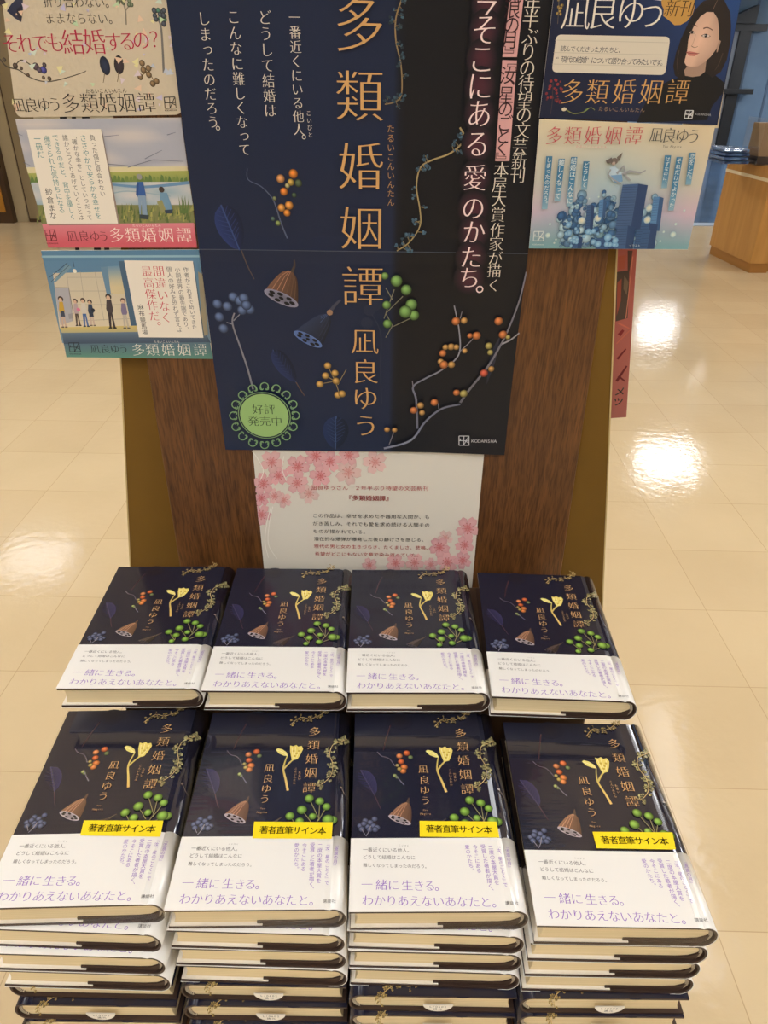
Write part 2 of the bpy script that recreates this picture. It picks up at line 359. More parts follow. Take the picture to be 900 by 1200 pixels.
        for g in (.15, .3, .45, .6, .75, .88):
            s.stroke([tuple(Vector(Lf[i])*(1-g)+Vector(Rt[i])*g) for i in range(0, 9, 2)], .5, .9, sc(col, 1.35 if g < .5 else .8))
        c = (Ra+Rb)/2; d = Rb-Ra; rot = -math.atan2(d.y, d.x)
        s.disc(tuple(c), d.length/2, sc(rim, .75), 22, rim, 2, ry=d.length*.16, rot=rot)
        for i in range(7):
            w = i/7*6.283; p = c+d*.33*math.cos(w)+Vector((-d.y, d.x))*.09*math.sin(w); s.disc(tuple(p), d.length*.085, (14, 12, 16), 10, ry=d.length*.045, rot=rot)
        s.disc(tuple(c), d.length*.07, (14, 12, 16), 10, ry=d.length*.04, rot=rot)
    def twig(s, pts, w, col, leafcol, n, r, seed=1, tip=None):
        rr = random.Random(seed); q = smooth(pts); s.stroke(pts, w, w*.7, col)
        for i in range(n):
            k = rr.randrange(1, len(q)-1); p = Vector(q[k]); t = Vector(q[k+1])-Vector(q[k-1]); nn = Vector((-t.y, t.x)).normalized()*rr.choice((-1, 1)); e = p+nn*r*rr.uniform(.6, 2.2)+t.normalized()*r*rr.uniform(-1, 1)
            s.stroke([tuple(p), tuple(e)], w*.5, w*.4, sc(col, .8), sm=False)
            for j in range(4):
                s.disc((e.x+rr.uniform(-.6, .6)*r, e.y+rr.uniform(-.6, .6)*r), r*rr.uniform(.25, .5), sc(leafcol, rr.uniform(.7, 1.5)), 6)
    # -- writing
    def chars(s, items, size, col, st='m', sx=1, vert=False, slant=0):
        s.up()
        for ch, px, py in items:
            V, F = glyph(ch, st)
            if not V: continue
            o = s.P((px, py)); z = size
            if vert:
                if ch in '。、': V = [(x+.62, y+.58) for x, y in V]
                elif ch in '「」『』（）ー': V = [(y, -x) for x, y in V]
                elif ch in 'っゃゅょァ': V = [(x+.08, y+.08) for x, y in V]
            s.raw([(o[0]+(x*sx+y*slant)*z, o[1]+y*z) for x, y in V], F, col, s.h)
    def line(s, txt, a, b_, col, size=None, st='m', k=1.0, vert=False, sx=1, slant=0):
        """txt with its first and last character centred on a and b_"""
        n = len(txt); it = []; A, B = s.P(a), s.P(b_); st = 'g' if st == 'm' and math.hypot(B[0]-A[0], B[1]-A[1])/max(1, n-1) < .0078 else st; pitch = math.hypot(B[0]-A[0], B[1]-A[1])/max(1, n-1); keep = s.cv
        s.cv = lambda x, y: (x, y)
        for i, ch in enumerate(txt):
            t = i/max(1, n-1); it.append((ch, A[0]+(B[0]-A[0])*t, A[1]+(B[1]-A[1])*t))
        s.chars(it, (size or pitch)*k, col, st, sx, vert, slant); s.cv = keep
    def logo(s, q4, col, w=.9):
        a, b_, c, d = [Vector(p) for p in q4]
        g = lambda x, y: tuple((a*(1-x)+b_*x)*(1-y)+(d*(1-x)+c*x)*y)
        for p in (((0, 0), (1, 0)), ((1, 0), (1, 1)), ((1, 1), (0, 1)), ((0, 1), (0, 0)), ((.5, 0), (.45, 1)), ((0, .5), (1, .5)), ((.45, 1), (.95, .08)), ((.55, .5), (1, .75)), ((.12, .5), (.12, .28))):
            s.stroke([g(*p[0]), g(*p[1])], w, w, col, sm=False)
    def mesh(s, name, mats):
        me = bpy.data.meshes.new(name); me.from_pydata([tuple(v) for v in s.V], [], s.F)
        for m in (mats if isinstance(mats, (list, tuple)) else [mats]): me.materials.append(m)
        at = me.color_attributes.new('ink', 'FLOAT_COLOR', 'CORNER'); flat = [x for f in s.Cc for c in f for x in c]
        at.data.foreach_set('color', flat); me.polygons.foreach_set('material_index', s.M); me.update(); return me
    def build(s, name, mats, parent=None): return link(name, s.mesh(name, mats), parent)

# ================================================================== SETTING
m = MB(); m.box(-8, 9, -5, 16, -.1, 0); tag(m.build('floor', FLOOR), kind='structure')
m = MB(); m.box(-8, 9, -5, 16, CEIL, CEIL+.1); tag(m.build('ceiling', CEILM), kind='structure')
m = MB(); m.box(-8.1, -8, -5, 16, 0, CEIL); tag(m.build('wall_left', WALLM), kind='structure')
m = MB(); m.box(9, 9.1, -5, 16, 0, CEIL); tag(m.build('wall_right', WALLM), kind='structure')
m = MB(); m.box(-8, 9, -5.1, -5, 0, CEIL); tag(m.build('wall_front', WALLM), kind='structure')
m = MB(); m.box(-8, 9, 16, 16.1, 0, CEIL); tag(m.build('wall_back', WALLM), kind='structure')
# ceiling lights: flush panels in rows, some of them added as fill light
def ceiling_light(x, y, wx, wy, label, lamp=LAMP, rz=0):
    t = empty('ceiling_light', label, 'light', (x, y, CEIL), rz, 'flush ceiling lights')
    d = MB(); d.box(-wx/2, wx/2, -wy/2, wy/2, -.012, -.004); d.build('diffuser', lamp, t)
    f = MB(); e = .02
    for bx in ((-wx/2-e, -wx/2, -wy/2-e, wy/2+e), (wx/2, wx/2+e, -wy/2-e, wy/2+e), (-wx/2, wx/2, -wy/2-e, -wy/2), (-wx/2, wx/2, wy/2, wy/2+e)): f.box(bx[0], bx[1], bx[2], bx[3], -.02, 0)
    f.build('frame', CEILM, t)
LAMP_DIM = LAMP.copy(); LAMP_DIM.node_tree.nodes['Principled BSDF'].inputs['Emission Strength'].default_value = LAMP_POWER*.26  # weaker copy of the diffuser, dimmed to soften reflections and fill
SQ = 'square white flush ceiling light panel in the shop ceiling, some added as fill'
for i, (x, y) in enumerate([(3.2, 7.45), (4.7, 12.6), (-.6, 3.4), (-.4, -1.2), (1.9, -.6), (-2.9, -.6), (-2.7, 2.3), (3.9, 1.5), (2.3, .3), (-2.3, .3), (.3, 6.9), (-5.4, 2.8), (-5, 7), (4.5, 5.2), (6.5, 4), (.5, 10.6), (-3.5, 10.4)]):  # the pair beside the stand and one near the counter are added to brighten the floor
    ceiling_light(x, y, .62, .62, SQ)
ceiling_light(-3.1, 5.4, .62, .62, 'dim square ceiling light panel to the left of the stand', LAMP_DIM)
ceiling_light(1.74, 2.8, .22, 1.9, 'dim long ceiling light strip to the right of the stand', LAMP_DIM, -.197)
ceiling_light(2.65, 2.4, .12, 2.0, 'bright narrow ceiling light strip to the right of the stand')
for x, y in ((-1.3, -2.3), (1.1, -2.1), (0, -3.6)): ceiling_light(x, y, 1.25, .62, 'added oblong fill light panel behind the viewer', LAMP_DIM)  # unseen fill added to brighten the upright faces of stand, poster and sheet
for x, y in ((7.4, 12.2), (2.8, 13.4), (7.6, 9.5)): ceiling_light(x, y, .62, 1.4, 'added oblong fill light panel before the grey blue far wall')  # unseen fill added because the blue wall and door came out dark

# ================================================================== DISPLAY STAND AND TABLE
TTOP = .5793
t = empty('display_table', 'low walnut display table hidden under the stacks of books', 'table', (-.022, .53, 0))
m = MB(); m.box(-.262, .262, -.225, .30, TTOP-.03, TTOP); m.build('tabletop', WOOD, t, bevel=.002)
m = MB(); m.box(-.24, .24, -.20, .28, .06, TTOP-.03); m.build('cabinet_body', WOOD, t)
m = MB(); m.box(-.22, .22, -.18, .26, 0, .06); m.build('plinth', BROWN, t)
m = MB(); m.box(-.255, .205, .525, .69, TTOP, .7634); o = m.build('display_riser', BROWN, bevel=.002)
tag(o, 'dark brown block raising the back row of books behind the front stacks', 'riser')
# stand: walnut board in front of a wider olive board, seen from the front; a matching rear board leans against it
VB = (TTOP-Z0)/math.sqrt(1/(1+LEAN**2)); VT = .50
t = empty('display_stand', 'tall walnut display stand with olive side wings behind the books', 'stand', (0, Y0, TTOP))
def bquad(l0, r0, l1, r1, v0, v1, h0, h1):
    return [board3(l0, v0, h0)-Vector(t.location), board3(r0, v0, h0)-Vector(t.location), board3(r1, v1, h0)-Vector(t.location), board3(l1, v1, h0)-Vector(t.location)], NRM*(h1-h0)
m = MB(); q, v = bquad(-.2485, .2215, -.229, .1935, VB, VT, -.018, 0); m.prism(q, v); m.build('front_board', WOOD, t, bevel=.0012)
m = MB(); q, v = bquad(-.338, .299, -.209, .172, VB, VT, -.034, -.0185); m.prism(q, v)
m.build('side_wing_board', OLIVE, t)['label'] = 'olive brown board showing at both sides'
m = MB()
for sx, a, b_ in ((1, .299, .172), (-1, -.338, -.209)):
    q, v = bquad(a-.0008, a+.0008, b_-.0008, b_+.0008, VB, VT, -.0345, -.018); m.prism(q, v)
m.build('edge_trim', OLIVE_EDGE, t)['label'] = 'thin pale edge strips'
m = MB(); q, v = bquad(-.30, .270, -.200, .165, VB, VT, -.06, -.0345); m.prism(q, v); m.build('rear_board', WOOD, t)

# ================================================================== RED STRIP BEHIND
OFFR = -.07
def bdr(x, y): return bd(x, y, OFFR)
p = Print(board3, bdr, OFFR+.0018)
p.card([(690, 250), (748.5, 250), (733.5, 488), (690, 491)], .0016, 4, 14, lambda s_, t_: mixc((172, 88, 76), (158, 92, 84), t_))
p.poly([(722, 318), (737, 316), (735, 372), (721, 376)], (74, 58, 50)); p.poly([(735, 293), (741, 293), (737, 318), (735, 316)], (84, 56, 48))
p.poly([(724, 300), (733, 298), (732, 314), (724, 316)], (170, 84, 62))
p.poly([(723, 330), (728, 326), (727, 352), (722, 370)], (148, 70, 54)); p.poly([(731, 322), (736, 330), (734, 345), (730, 338)], (110, 92, 74))
for a, b_, w, c in (((723, 420), (733, 408), 3, (104, 22, 30)), ((722, 446), (734, 428), 3.5, (96, 20, 28)), ((724, 440), (732, 446), 2.5, (96, 20, 28)), ((725, 392), (730, 386), 5, (120, 26, 34)), ((722, 402), (738, 386), 1.5, (186, 98, 76)), ((724, 378), (737, 384), 2, (190, 100, 80))):
    p.stroke([a, b_], w, w*.6, c, sm=False)
p.chars([('メ', 726, 458), ('ツ', 724, 470)], .012, (56, 66, 60), 'b')
p.stroke([(741, 300), (733, 372)], .8, .8, (206, 130, 104), sm=False)
tag(p.build('red_hanging_poster', INK_POSTER), 'narrow red poster hanging behind the right wing of the stand', 'poster')

# ================================================================== INFORMATION SHEET WITH BLOSSOM
def sheetuv(x, y): u, v = bd(x, y); return (min(max(u, -.1432), .1095), v)
p = Print(board3, sheetuv, .0012)
p.card([(295.5, 519), (568, 521), (558, 690), (311, 690)], .001, 20, 12, lambda s_, t_: (222, 216, 203))
def sakura(x, y, r, pale, rot):
    pale = .25+.75*pale; pet = mixc((222, 150, 160), (222, 200, 188), pale); cen = mixc((206, 84, 88), (220, 160, 150), pale)
    for i in range(5):
        w = rot+i*1.2566; ca, sa = math.cos(w), math.sin(w)
        pts = [(.05, 0), (.25, .24), (.6, .36), (.92, .22), (.86, 0), (.92, -.22), (.6, -.36), (.25, -.24)]
        q = [(x+(a*ca-b_*sa)*r, y+(a*sa+b_*ca)*r) for a, b_ in pts]; qq = [p.P(k) for k in q]
        p.raw(qq+[p.P((x+ca*r*.5, y+sa*r*.5))], [(8, j, (j+1) % 8) for j in range(8)], [cen]+[sc(pet, .95+.1*random.random())]*7+[mixc(pet, (230, 190, 190), .35)])
        p.stroke(q[1:4], r*.02, r*.02, sc(pet, .84), sm=False)
    for i in range(9):
        w = rot+i*.7; e = (x+math.cos(w)*r*.4, y+math.sin(w)*r*.4); p.stroke([(x, y), e], r*.035, r*.03, sc(cen, .95), sm=False); p.disc(e, r*.05, sc(cen, .85), 6)
for x, y, r, pale in ((465, 370, 80, .8), (760, 210, 100, .75), (275, 420, 60, .5), (205, 390, 60, .45), (105, 530, 80, .2), (105, 405, 65, 0), (120, 295, 85, .15), (375, 290, 85, .3), (235, 235, 75, .1), (185, 130, 90, .35), (765, 82, 80, .2), (625, 125, 85, .1), (550, 235, 85, .1), (515, 85, 88, .05), (380, 165, 92, .1)):
    sakura(290+x/6.43, 520+y/6.43, r/6.43*1.08, pale, random.random()*1.2)
for x, y, r, pale in ((60, 130, 95, .65), (590, 700, 60, .8), (760, 630, 95, .2), (735, 755, 75, .15), (605, 885, 85, .2), (720, 870, 70, .1), (545, 770, 82, .1), (215, 890, 75, .3), (360, 885, 75, .35), (20, 905, 60, .4), (480, 900, 55, .4)):
    sakura(430+x/6.43, 520+y/6.43, r/6.43*1.05, pale, random.random()*1.2)
RED, INKD = (176, 44, 52), (40, 36, 34)
p.line('凪良ゆうさん　２年半ぶり待望の文芸新刊', (368.5, 570), (498.7, 571), RED, st='g', k=.95)
p.line('『多類婚姻譚』', (408.5, 582), (456, 582.7), RED, st='b', k=1.0)
for s_, a, b_, c in (('この作品は、幸せを求めた不器用な人間が、も', (369.6, 602.7), (500.5, 604.4), INKD), ('がき苦しみ、それでも愛を求め続ける人間その', (369.6, 612), (500.5, 613.7), INKD), ('ものが描かれている。', (370, 621), (428.7, 622), INKD),
                    ('潜在的な爆弾が爆発した後の静けさを感じる。', (371, 629.9), (497, 631.2), INKD), ('現代の男と女の生きづらさ、たくましさ、悲鳴、', (371, 638.5), (502, 640.5), RED), ('希望がどこにもない文章で染み渡っていた。', (372, 647.4), (491, 649), RED)):
    p.line(s_, a, b_, c, st='g', k=.97)
for pts in ([(296, 527), (303, 537), (309, 550), (306, 560)], [(318, 592), (313, 612), (311, 634), (315, 652)], [(320, 592), (316, 612), (315, 636), (325, 653)], [(333, 533), (331, 548), (336, 562)]):
    p.stroke(pts, .9, .9, (240, 236, 226))
tag(p.build('notice_sheet', INK_PAPER), 'white notice sheet with pink cherry blossom below the dark poster', 'notice')

# ================================================================== BIG POSTER
def curl(u, v, h):
    w = .0007*math.sin(u*38+.6)*math.sin(v*17) + .0006*math.sin(v*30+u*9)
    e = max(0, (.05-v)/.05); w += .004*e*e*max(0, (u-.05)/.08) + .0022*max(0, 1-abs(v-.2095)/.012)*.3
    return board3(u, v, h+w)
p = Print(curl, lambda x, y: bd(x, y, .004), .0045, 6e-6)
SEAM = .0045
def pcol(s_, t_):
    k = max(0, min(1, (s_-.585)/.02)); a = mixc((22, 34, 62), (24, 36, 64), t_); a = mixc(a, (34, 44, 66), max(0, .35-s_)*.8*(1-t_)); b_ = mixc((13, 15, 25), (24, 25, 31), max(0, (s_-.6)*1.8)*t_)
    return mixc(a, b_, k)
x0, x1, vb, vt = -.1700, .1285, 0.0, .420
keep = p.cv; p.cv = lambda x, y: (x, y)
p.card([(x0, vt), (x1, vt), (x1, vb), (x0, vb)], .0026, 60, 72, pcol, (40, 44, 60)); p.h = .0049
p.grid([(x0, .2099), (x1, .2099), (x1, .2093), (x0, .2093)], 40, 1, (74, 82, 98)); p.cv = keep
GOLD, CRM = (204, 158, 100), (222, 212, 196)
# shadows of the photographed plants are left to the print's dark ground; the plants themselves:
p.leaf((259, 240), (281, 293), 31, (32, 47, 92), (52, 72, 122)); p.stroke([(283, 293), (290, 311), (298, 327)], 1.6, 1.1, (84, 70, 66))
p.leaf((320, 409), (347, 447), 19, (28, 42, 80), (48, 66, 108)); p.stroke([(347, 447), (353, 457), (357, 463)], 1.2, .9, (96, 74, 62))
p.leaf((394, 487), (393, 526), 30, (26, 42, 78), (58, 80, 122))
p.stroke([(290, 197), (291, 210), (306, 218), (318, 230), (323, 240), (330, 262), (337, 279)], .8, 1.8, (84, 94, 120))
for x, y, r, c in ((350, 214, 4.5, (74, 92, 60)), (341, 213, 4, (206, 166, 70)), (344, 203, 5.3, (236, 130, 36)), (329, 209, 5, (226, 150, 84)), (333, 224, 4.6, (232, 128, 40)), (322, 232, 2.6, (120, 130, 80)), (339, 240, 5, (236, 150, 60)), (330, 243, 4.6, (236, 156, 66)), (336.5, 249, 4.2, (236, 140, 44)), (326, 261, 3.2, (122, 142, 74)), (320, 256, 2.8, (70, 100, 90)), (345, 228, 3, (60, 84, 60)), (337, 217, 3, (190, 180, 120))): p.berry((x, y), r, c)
p.stroke([(297, 455), (291, 432), (283, 408), (273, 379), (275, 366)], 2.2, 1.6, (128, 128, 138)); p.stroke([(273, 379), (266, 377)], 1.4, 1, (128, 128, 138)); p.stroke([(274, 375), (283, 366)], 1.4, 1, (128, 128, 138))
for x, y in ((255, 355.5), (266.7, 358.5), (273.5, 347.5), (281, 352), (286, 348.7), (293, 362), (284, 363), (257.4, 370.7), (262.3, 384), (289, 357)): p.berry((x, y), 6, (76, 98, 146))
p.stroke([(345, 304), (345, 312), (341, 320)], 1.6, 4, (70, 58, 54)); p.pod((341, 318), (310.5, 340), (349, 358), (128, 92, 74), (138, 136, 158))
p.stroke([(399, 351), (392, 358), (385, 368)], 2.4, 5, (66, 68, 84)); p.disc((386.5, 366), 3.6, (148, 116, 92), 8); p.pod((384, 369), (345, 388), (377, 406), (50, 62, 92), (92, 118, 176))
for a, b_ in (((393, 446), (381, 439)), ((393, 446), (376, 449)), ((393, 446), (384, 428)), ((393, 446), (392, 437)), ((393, 446), (398, 461)), ((396, 450), (406, 432))): p.stroke([a, b_], .9, .8, (150, 132, 90), sm=False)
for x, y in ((384, 428), (381.6, 439.6), (392.6, 436.7), (393.8, 445.7), (375, 449.4), (396, 462), (401, 460.6)): p.berry((x, y), 4.5, (206, 156, 74))
for x, y in ((433, 363), (440, 357), (430, 378), (447, 352)): p.disc((x, y), 7, (32, 42, 66), 14)
p.stroke([(436, 368), (446, 390), (446, 430), (447, 472)], 1.2, 1.2, (38, 48, 70))
p.twig([(472, -4), (464, 21), (464, 48), (470, 77), (470.7, 109), (464, 118.7), (451, 122)], 1.8, (150, 128, 92), (46, 66, 78), 26, 3.6, 3)
p.twig([(538.7, 149), (544, 162.7), (528, 178.7), (504, 188), (492, 197), (488, 218.7), (492, 245), (492, 264), (480, 282.7), (465, 293)], 2.0, (166, 146, 102), (54, 76, 92), 34, 3.8, 5)
for a, b_ in (((452, 336), (460, 350)), ((462, 338), (450, 372)), ((472, 346), (452, 366)), ((452, 366), (460, 380)), ((460, 380), (452, 394)), ((480, 372), (461, 381))): p.stroke([a, b_], 1.1, 1, (120, 118, 100), sm=False)
for x, y, r in ((451, 322, 4.4), (453, 356, 5.2), (454, 378, 5.4), (464.5, 328, 7), (476, 338.4, 6.4), (482, 355.5, 7), (485, 368, 6.2), (475, 364, 7.6)): p.berry((x, y), r, (112, 160, 76))
BR = (124, 122, 132)
p.stroke([(616, 317), (608, 351), (595.6, 384), (586, 404), (571, 429), (549, 456), (539, 470)], 1.6, 3.2, BR, (104, 102, 112)); p.stroke([(539, 472), (517, 477), (498, 492), (481, 514), (450, 523.5)], 2.2, 2.6, (96, 98, 116), (136, 140, 160))
p.stroke([(489, 500), (487.5, 466), (484, 451), (498, 441.6), (517, 432), (537, 414.7), (538, 388), (532, 357)], 2.4, 1.2, (104, 106, 124), (150, 150, 160)); p.stroke([(588, 402), (598, 397), (608, 389)], 2, 1.6, (150, 148, 156)); p.stroke([(537, 412), (550, 400), (556, 393)], 1.2, .9, BR)
p.stroke([(539, 372), (541, 364)], 1, .8, BR); p.stroke([(456, 519), (460, 508), (462, 502)], 1, 1, BR); p.stroke([(514, 477), (513, 470)], 1, .8, BR); p.stroke([(484, 451), (483, 444)], 1.2, 1, BR)
for x, y, r, c in ((548, 348, 20, 0), (587, 345, 16, 1), (647, 418, 20, 0), (615, 418, 13, 0), (525, 470, 17, 1), (498, 472, 14, 1), (485, 500, 17, 0), (550, 472, 14, 1), (590, 490, 13, 1), (475, 540, 15, 1), (490, 555, 20, 0), (527, 555, 17, 1), (752, 348, 20, 0), (773, 413, 20, 0), (797, 425, 12, 2), (705, 467, 17, 2), (712, 498, 14, 2), (682, 597, 19, 3), (717, 577, 15, 1), (550, 688, 16, 0), (585, 693, 19, 2), (445, 733, 18, 0), (378, 747, 17, 1), (346, 770, 18, 0), (386, 782, 14, 1), (219, 863, 14, 1), (255, 865, 13, 1)):
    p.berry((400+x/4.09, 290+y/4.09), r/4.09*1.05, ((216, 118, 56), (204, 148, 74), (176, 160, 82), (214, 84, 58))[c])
# writing on the poster
for ch, x, y, k in (('多', 421, 29, .0405), ('類', 421.5, 113, .0405), ('婚', 423, 195, .0405), ('姻', 424, 267, .0405), ('譚', 425, 335, .0405)): p.chars([(ch, x, y)], k, GOLD, 's')
p.chars([('凪', 427.6, 399), ('良', 428, 434), ('ゆ', 428, 465), ('う', 429, 497)], .0285, GOLD, 's')
p.line('たるいこんいんたん', (458, 150), (458, 236), (176, 136, 88), k=.92, st='g', vert=True)
p.line('一番近くにいる他人', (345.7, 20.5), (351, 151), CRM, vert=True); p.chars([('。', 352, 165)], .0115, CRM, 'm', vert=True)
p.line('こいびと', (362.3, 132), (364.3, 157), CRM, k=.8, vert=True, st='g')
p.line('どうして結婚は', (311, 20.5), (317.5, 129), CRM, vert=True)
p.line('こんなに難しくなって', (274.5, 20), (287.5, 174.5), CRM, vert=True)
p.line('しまったのだろう', (240, 22), (250.8, 142.5), CRM, vert=True); p.chars([('。', 252, 155)], .0115, CRM, 'm', vert=True)
PK = (238, 214, 210)
for x, y in ((570, 2), (567.5, 35), (564, 69), (562, 101), (561, 133), (558.7, 168), (556, 207.5), (554, 242.7), (554.7, 270.7), (551.6, 300), (549.6, 324)):
    p.disc((x, y), 19, (74, 34, 48), 20, (13, 15, 25), 4, ry=21)
p.up(60); p.chars([('今', 570, 0), ('そ', 567.5, 35), ('こ', 564, 69), ('に', 562, 101), ('あ', 561, 133), ('る', 558.7, 168), ('愛', 556, 207.5), ('の', 554, 242.7), ('か', 554.7, 270.7), ('た', 551.6, 300), ('ち', 549.6, 324)], .0225, PK, 'm', sx=.95)
p.chars([('。', 552, 346)], .0225, PK, 'm', vert=True)
PB = (212, 160, 158)
p.grid([(597, -6), (613, -6), (605, 66.5), (588, 66.5)], 3, 10, PB); p.grid([(588, 70), (605, 70.5), (596, 187.5), (579.5, 187.5)], 3, 14, PB); p.up(40)
DK = (52, 26, 34)
p.chars([('流', 601, -8), ('浪', 599.5, 11), ('の', 598.7, 29.3), ('月', 596.8, 46.7), ('』', 596.6, 64.5), ('『', 597.4, 72), ('汝', 594.7, 88), ('、', 593, 103), ('星', 592.5, 110.7), ('の', 591.5, 127), ('ご', 590.7, 144), ('と', 588.8, 158.7), ('く', 588, 172.8), ('』', 588, 187)], .0132, DK, 'g', vert=True)
p.chars([('本', 586.7, 198), ('屋', 584.5, 215.5), ('大', 584, 232), ('賞', 582.7, 250), ('作', 581.9, 268), ('家', 580.5, 284), ('が', 579.7, 301), ('描', 578.5, 315.7), ('く', 578, 332.8)], .0135, CRM, 'm')
p.chars([('年', 623, 4), ('半', 621, 22), ('ぶ', 620.3, 42.7), ('り', 618, 61), ('の', 617, 79.5), ('待', 615.5, 98), ('望', 613.7, 117.3), ('の', 612.9, 134), ('文', 611, 152), ('芸', 608.3, 170.7), ('新', 607.5, 188), ('刊', 605.7, 204)], .0135, CRM, 'm')
p.logo([(537.4, 508), (549, 508), (549, 518.5), (537.4, 518.5)], (196, 196, 200)); p.line('KODANSHA', (553.5, 513.5), (579.5, 513.5), (196, 196, 200), st='b', k=1.45)
BG = (150, 186, 116); cx, cy = 310.7, 484.4
for i in range(40):
    w = i/40*6.2832; r = 33.5+2.6*math.cos(10*w); q = (cx+r*math.cos(w), cy+r*.95*math.sin(w))
for i in range(16):
    w = i/16*6.2832; e = (cx+36*math.cos(w), cy+34.5*math.sin(w)); arc = [(e[0]+4.6*math.cos(w+a), e[1]+4.4*math.sin(w+a)) for a in (-2.6, -1.7, -.85, 0, .85, 1.7, 2.6)]; p.stroke(arc, 1.2, 1.2, (122, 158, 112))
    for sg in (-1, 1):
        e2 = (cx+34*math.cos(w+sg*.09), cy+32.5*math.sin(w+sg*.09)); p.stroke([(e2[0]+1.9*math.cos(w+a*sg), e2[1]+1.9*math.sin(w+a*sg)) for a in (0, 1.2, 2.4, 3.6, 4.6)], .9, .9, (122, 158, 112))
p.up(6); p.disc((cx, cy), 30.6, (126, 160, 112), 40, None, 5, ry=None); p.up(3); p.disc((cx, cy), 29.6, (30, 40, 52), 40, None, 5); p.up(3); p.disc((cx, cy), 28.2, BG, 40, None, 5); p.up(8)
p.chars([('好', 303, 477), ('評', 317, 477), ('発', 298, 491), ('売', 311.5, 491), ('中', 325, 491)], .0122, (38, 52, 40), 's')
tag(p.build('promotional_poster', INK_POSTER), 'large dark navy poster of berries and seed pods with a gold vertical title', 'poster')

# ================================================================== CARDS LEFT
WHT = (230, 221, 206)
BLK = (44, 42, 44)
TITLE = '多類婚姻譚'
def small_card(name, label, q4, h, fn, rnd=0, base=(200, 186, 164), mt=INK_CARD, nx=16, ny=12):
    p = Print(board3, lambda x, y: bd(x, y, h), h)
    p.card(q4, h-.0003 if h < .004 else .0012, nx, ny, base, rnd=rnd); fn(p)
    return tag(p.build('promotional_card', mt), label, 'card', 'promotional cards around the poster')
def c1(p):
    rr = random.Random(4)
    p.stroke([(0, 69), (8, 78), (22, 82), (34, 90), (48, 95), (62, 95), (82, 90), (97, 85), (101, 83)], 1.6, .8, (84, 76, 66))
    p.stroke([(16, 80), (22, 72), (28, 71), (40, 79)], 1.2, 1, (84, 76, 66))
    for x, y, r, c in ((5, 70, 2.2, (92, 78, 64)), (18, 77, 3, (84, 66, 58)), (25, 80, 2, (90, 70, 60)), (33, 88, 2, (92, 70, 54)), (51, 91, 2, (100, 76, 56)), (58, 92, 2.4, (100, 78, 58)), (42, 78, 4, (76, 58, 72)), (51, 82, 4, (62, 62, 160)), (52, 76, 2.5, (70, 60, 70)), (46, 82, 3, (86, 70, 90))): p.berry((x, y), r, c)
    for x, y, c in ((123, 77, (34, 44, 66)), (139.5, 76, (48, 40, 48))):
        p.disc((x, y), 5.8, sc(c, 1.2), 18, sc(c, .7), 2, ry=9.6, rot=(-.15 if x > 130 else .08)); p.stroke([(x-.5, y+8), (x-1, y+14), (x-2, y+20)], 1, .6, (110, 94, 72))
    for a, b_ in (((166, 75), (172, 84)), ((172, 84), (164, 90)), ((173, 82), (182, 97)), ((174, 86), (180, 75)), ((166, 82), (172, 86))): p.stroke([a, b_], 1, .8, (110, 90, 56), sm=False)
    for x, y in ((166.5, 74), (168, 82), (174, 80), (164.5, 90), (174.5, 87.5), (179, 98), (183.5, 95)): p.berry((x, y), 3.4, (136, 104, 66))
    p.stroke([(184, 22), (189, 34), (192, 86)], 1.8, 2.8, (116, 112, 108))
    for i in range(16): p.berry((178+rr.random()*16, 11+rr.random()*14), 2.8, (58, 68, 86) if rr.random() < .8 else (60, 120, 96))
    p.berry((192, 28), 3, (60, 66, 84)); p.stroke([(148, 29), (147, 12), (144, 2)], 1.6, 2, (140, 132, 116)); p.stroke([(147.5, 12), (154, 3)], 1.4, 1, (140, 132, 116))
    for i in range(16): p.berry((138+rr.random()*18, -6+rr.random()*12), 2.4, (112, 124, 92))
    p.poly([(8, 13), (13, 5), (20, -2), (27, -3), (27, 14), (25, 26), (17, 21)], (40, 46, 72)); p.poly([(20, 10), (26, 6), (25, 25), (19, 18)], (30, 32, 52)); p.disc((3, 3), 4, (60, 50, 56), 12)
    for i in range(64):
        x, y = 6+rr.random()*196, rr.random()*128; r = 1.5+rr.random()*3.4; w = rr.random()*6.28; c = rr.choice([(176, 196, 232), (182, 178, 236), (178, 222, 172), (230, 224, 150), (232, 190, 160), (214, 196, 220), (196, 226, 214)])
        p.poly([(x+r*math.cos(w), y+r*math.sin(w)), (x+r*math.cos(w-2.0), y+r*math.sin(w-2.0)), (x+r*1.3*math.cos(w-4.2), y+r*1.3*math.sin(w-4.2))], mixc(c, (206, 192, 168), .35))
    p.line('折り合わない。', (56, 2), (129, 3), BLK, k=1.02); p.line('ままならない。', (58.5, 21.5), (133, 22), BLK, k=1.0)
    R = (186, 36, 74)
    p.chars([('そ', 12.5, 51), ('れ', 30, 51), ('で', 47.5, 51), ('も', 65, 50), ('す', 133, 49.5), ('る', 149, 48.5), ('の', 165.5, 47.5), ('？', 186, 46.5)], .0145, R, 'm'); p.chars([('結', 86, 50), ('婚', 111, 49.5)], .0185, R, 's')
    p.chars([('凪', 22.8, 123.5), ('良', 37, 123.5), ('ゆ', 51.4, 123), ('う', 64.5, 122.5)], .0115, BLK, 'm'); p.chars([(c, x, 121.5-.3*i) for i, (c, x) in enumerate(zip(TITLE, (83, 105, 126.5, 148.6, 171.5)))], .0155, BLK, 'm')
    p.line('たるいこんいんたん', (103, 107), (146, 106), BLK, k=.95, st='g'); p.logo([(192.5, 114), (205, 113.5), (206.5, 126.5), (193.5, 127)], BLK, .8); p.line('KODANSHA', (194, 129.3), (206.5, 129), BLK, k=1.3, st='b')
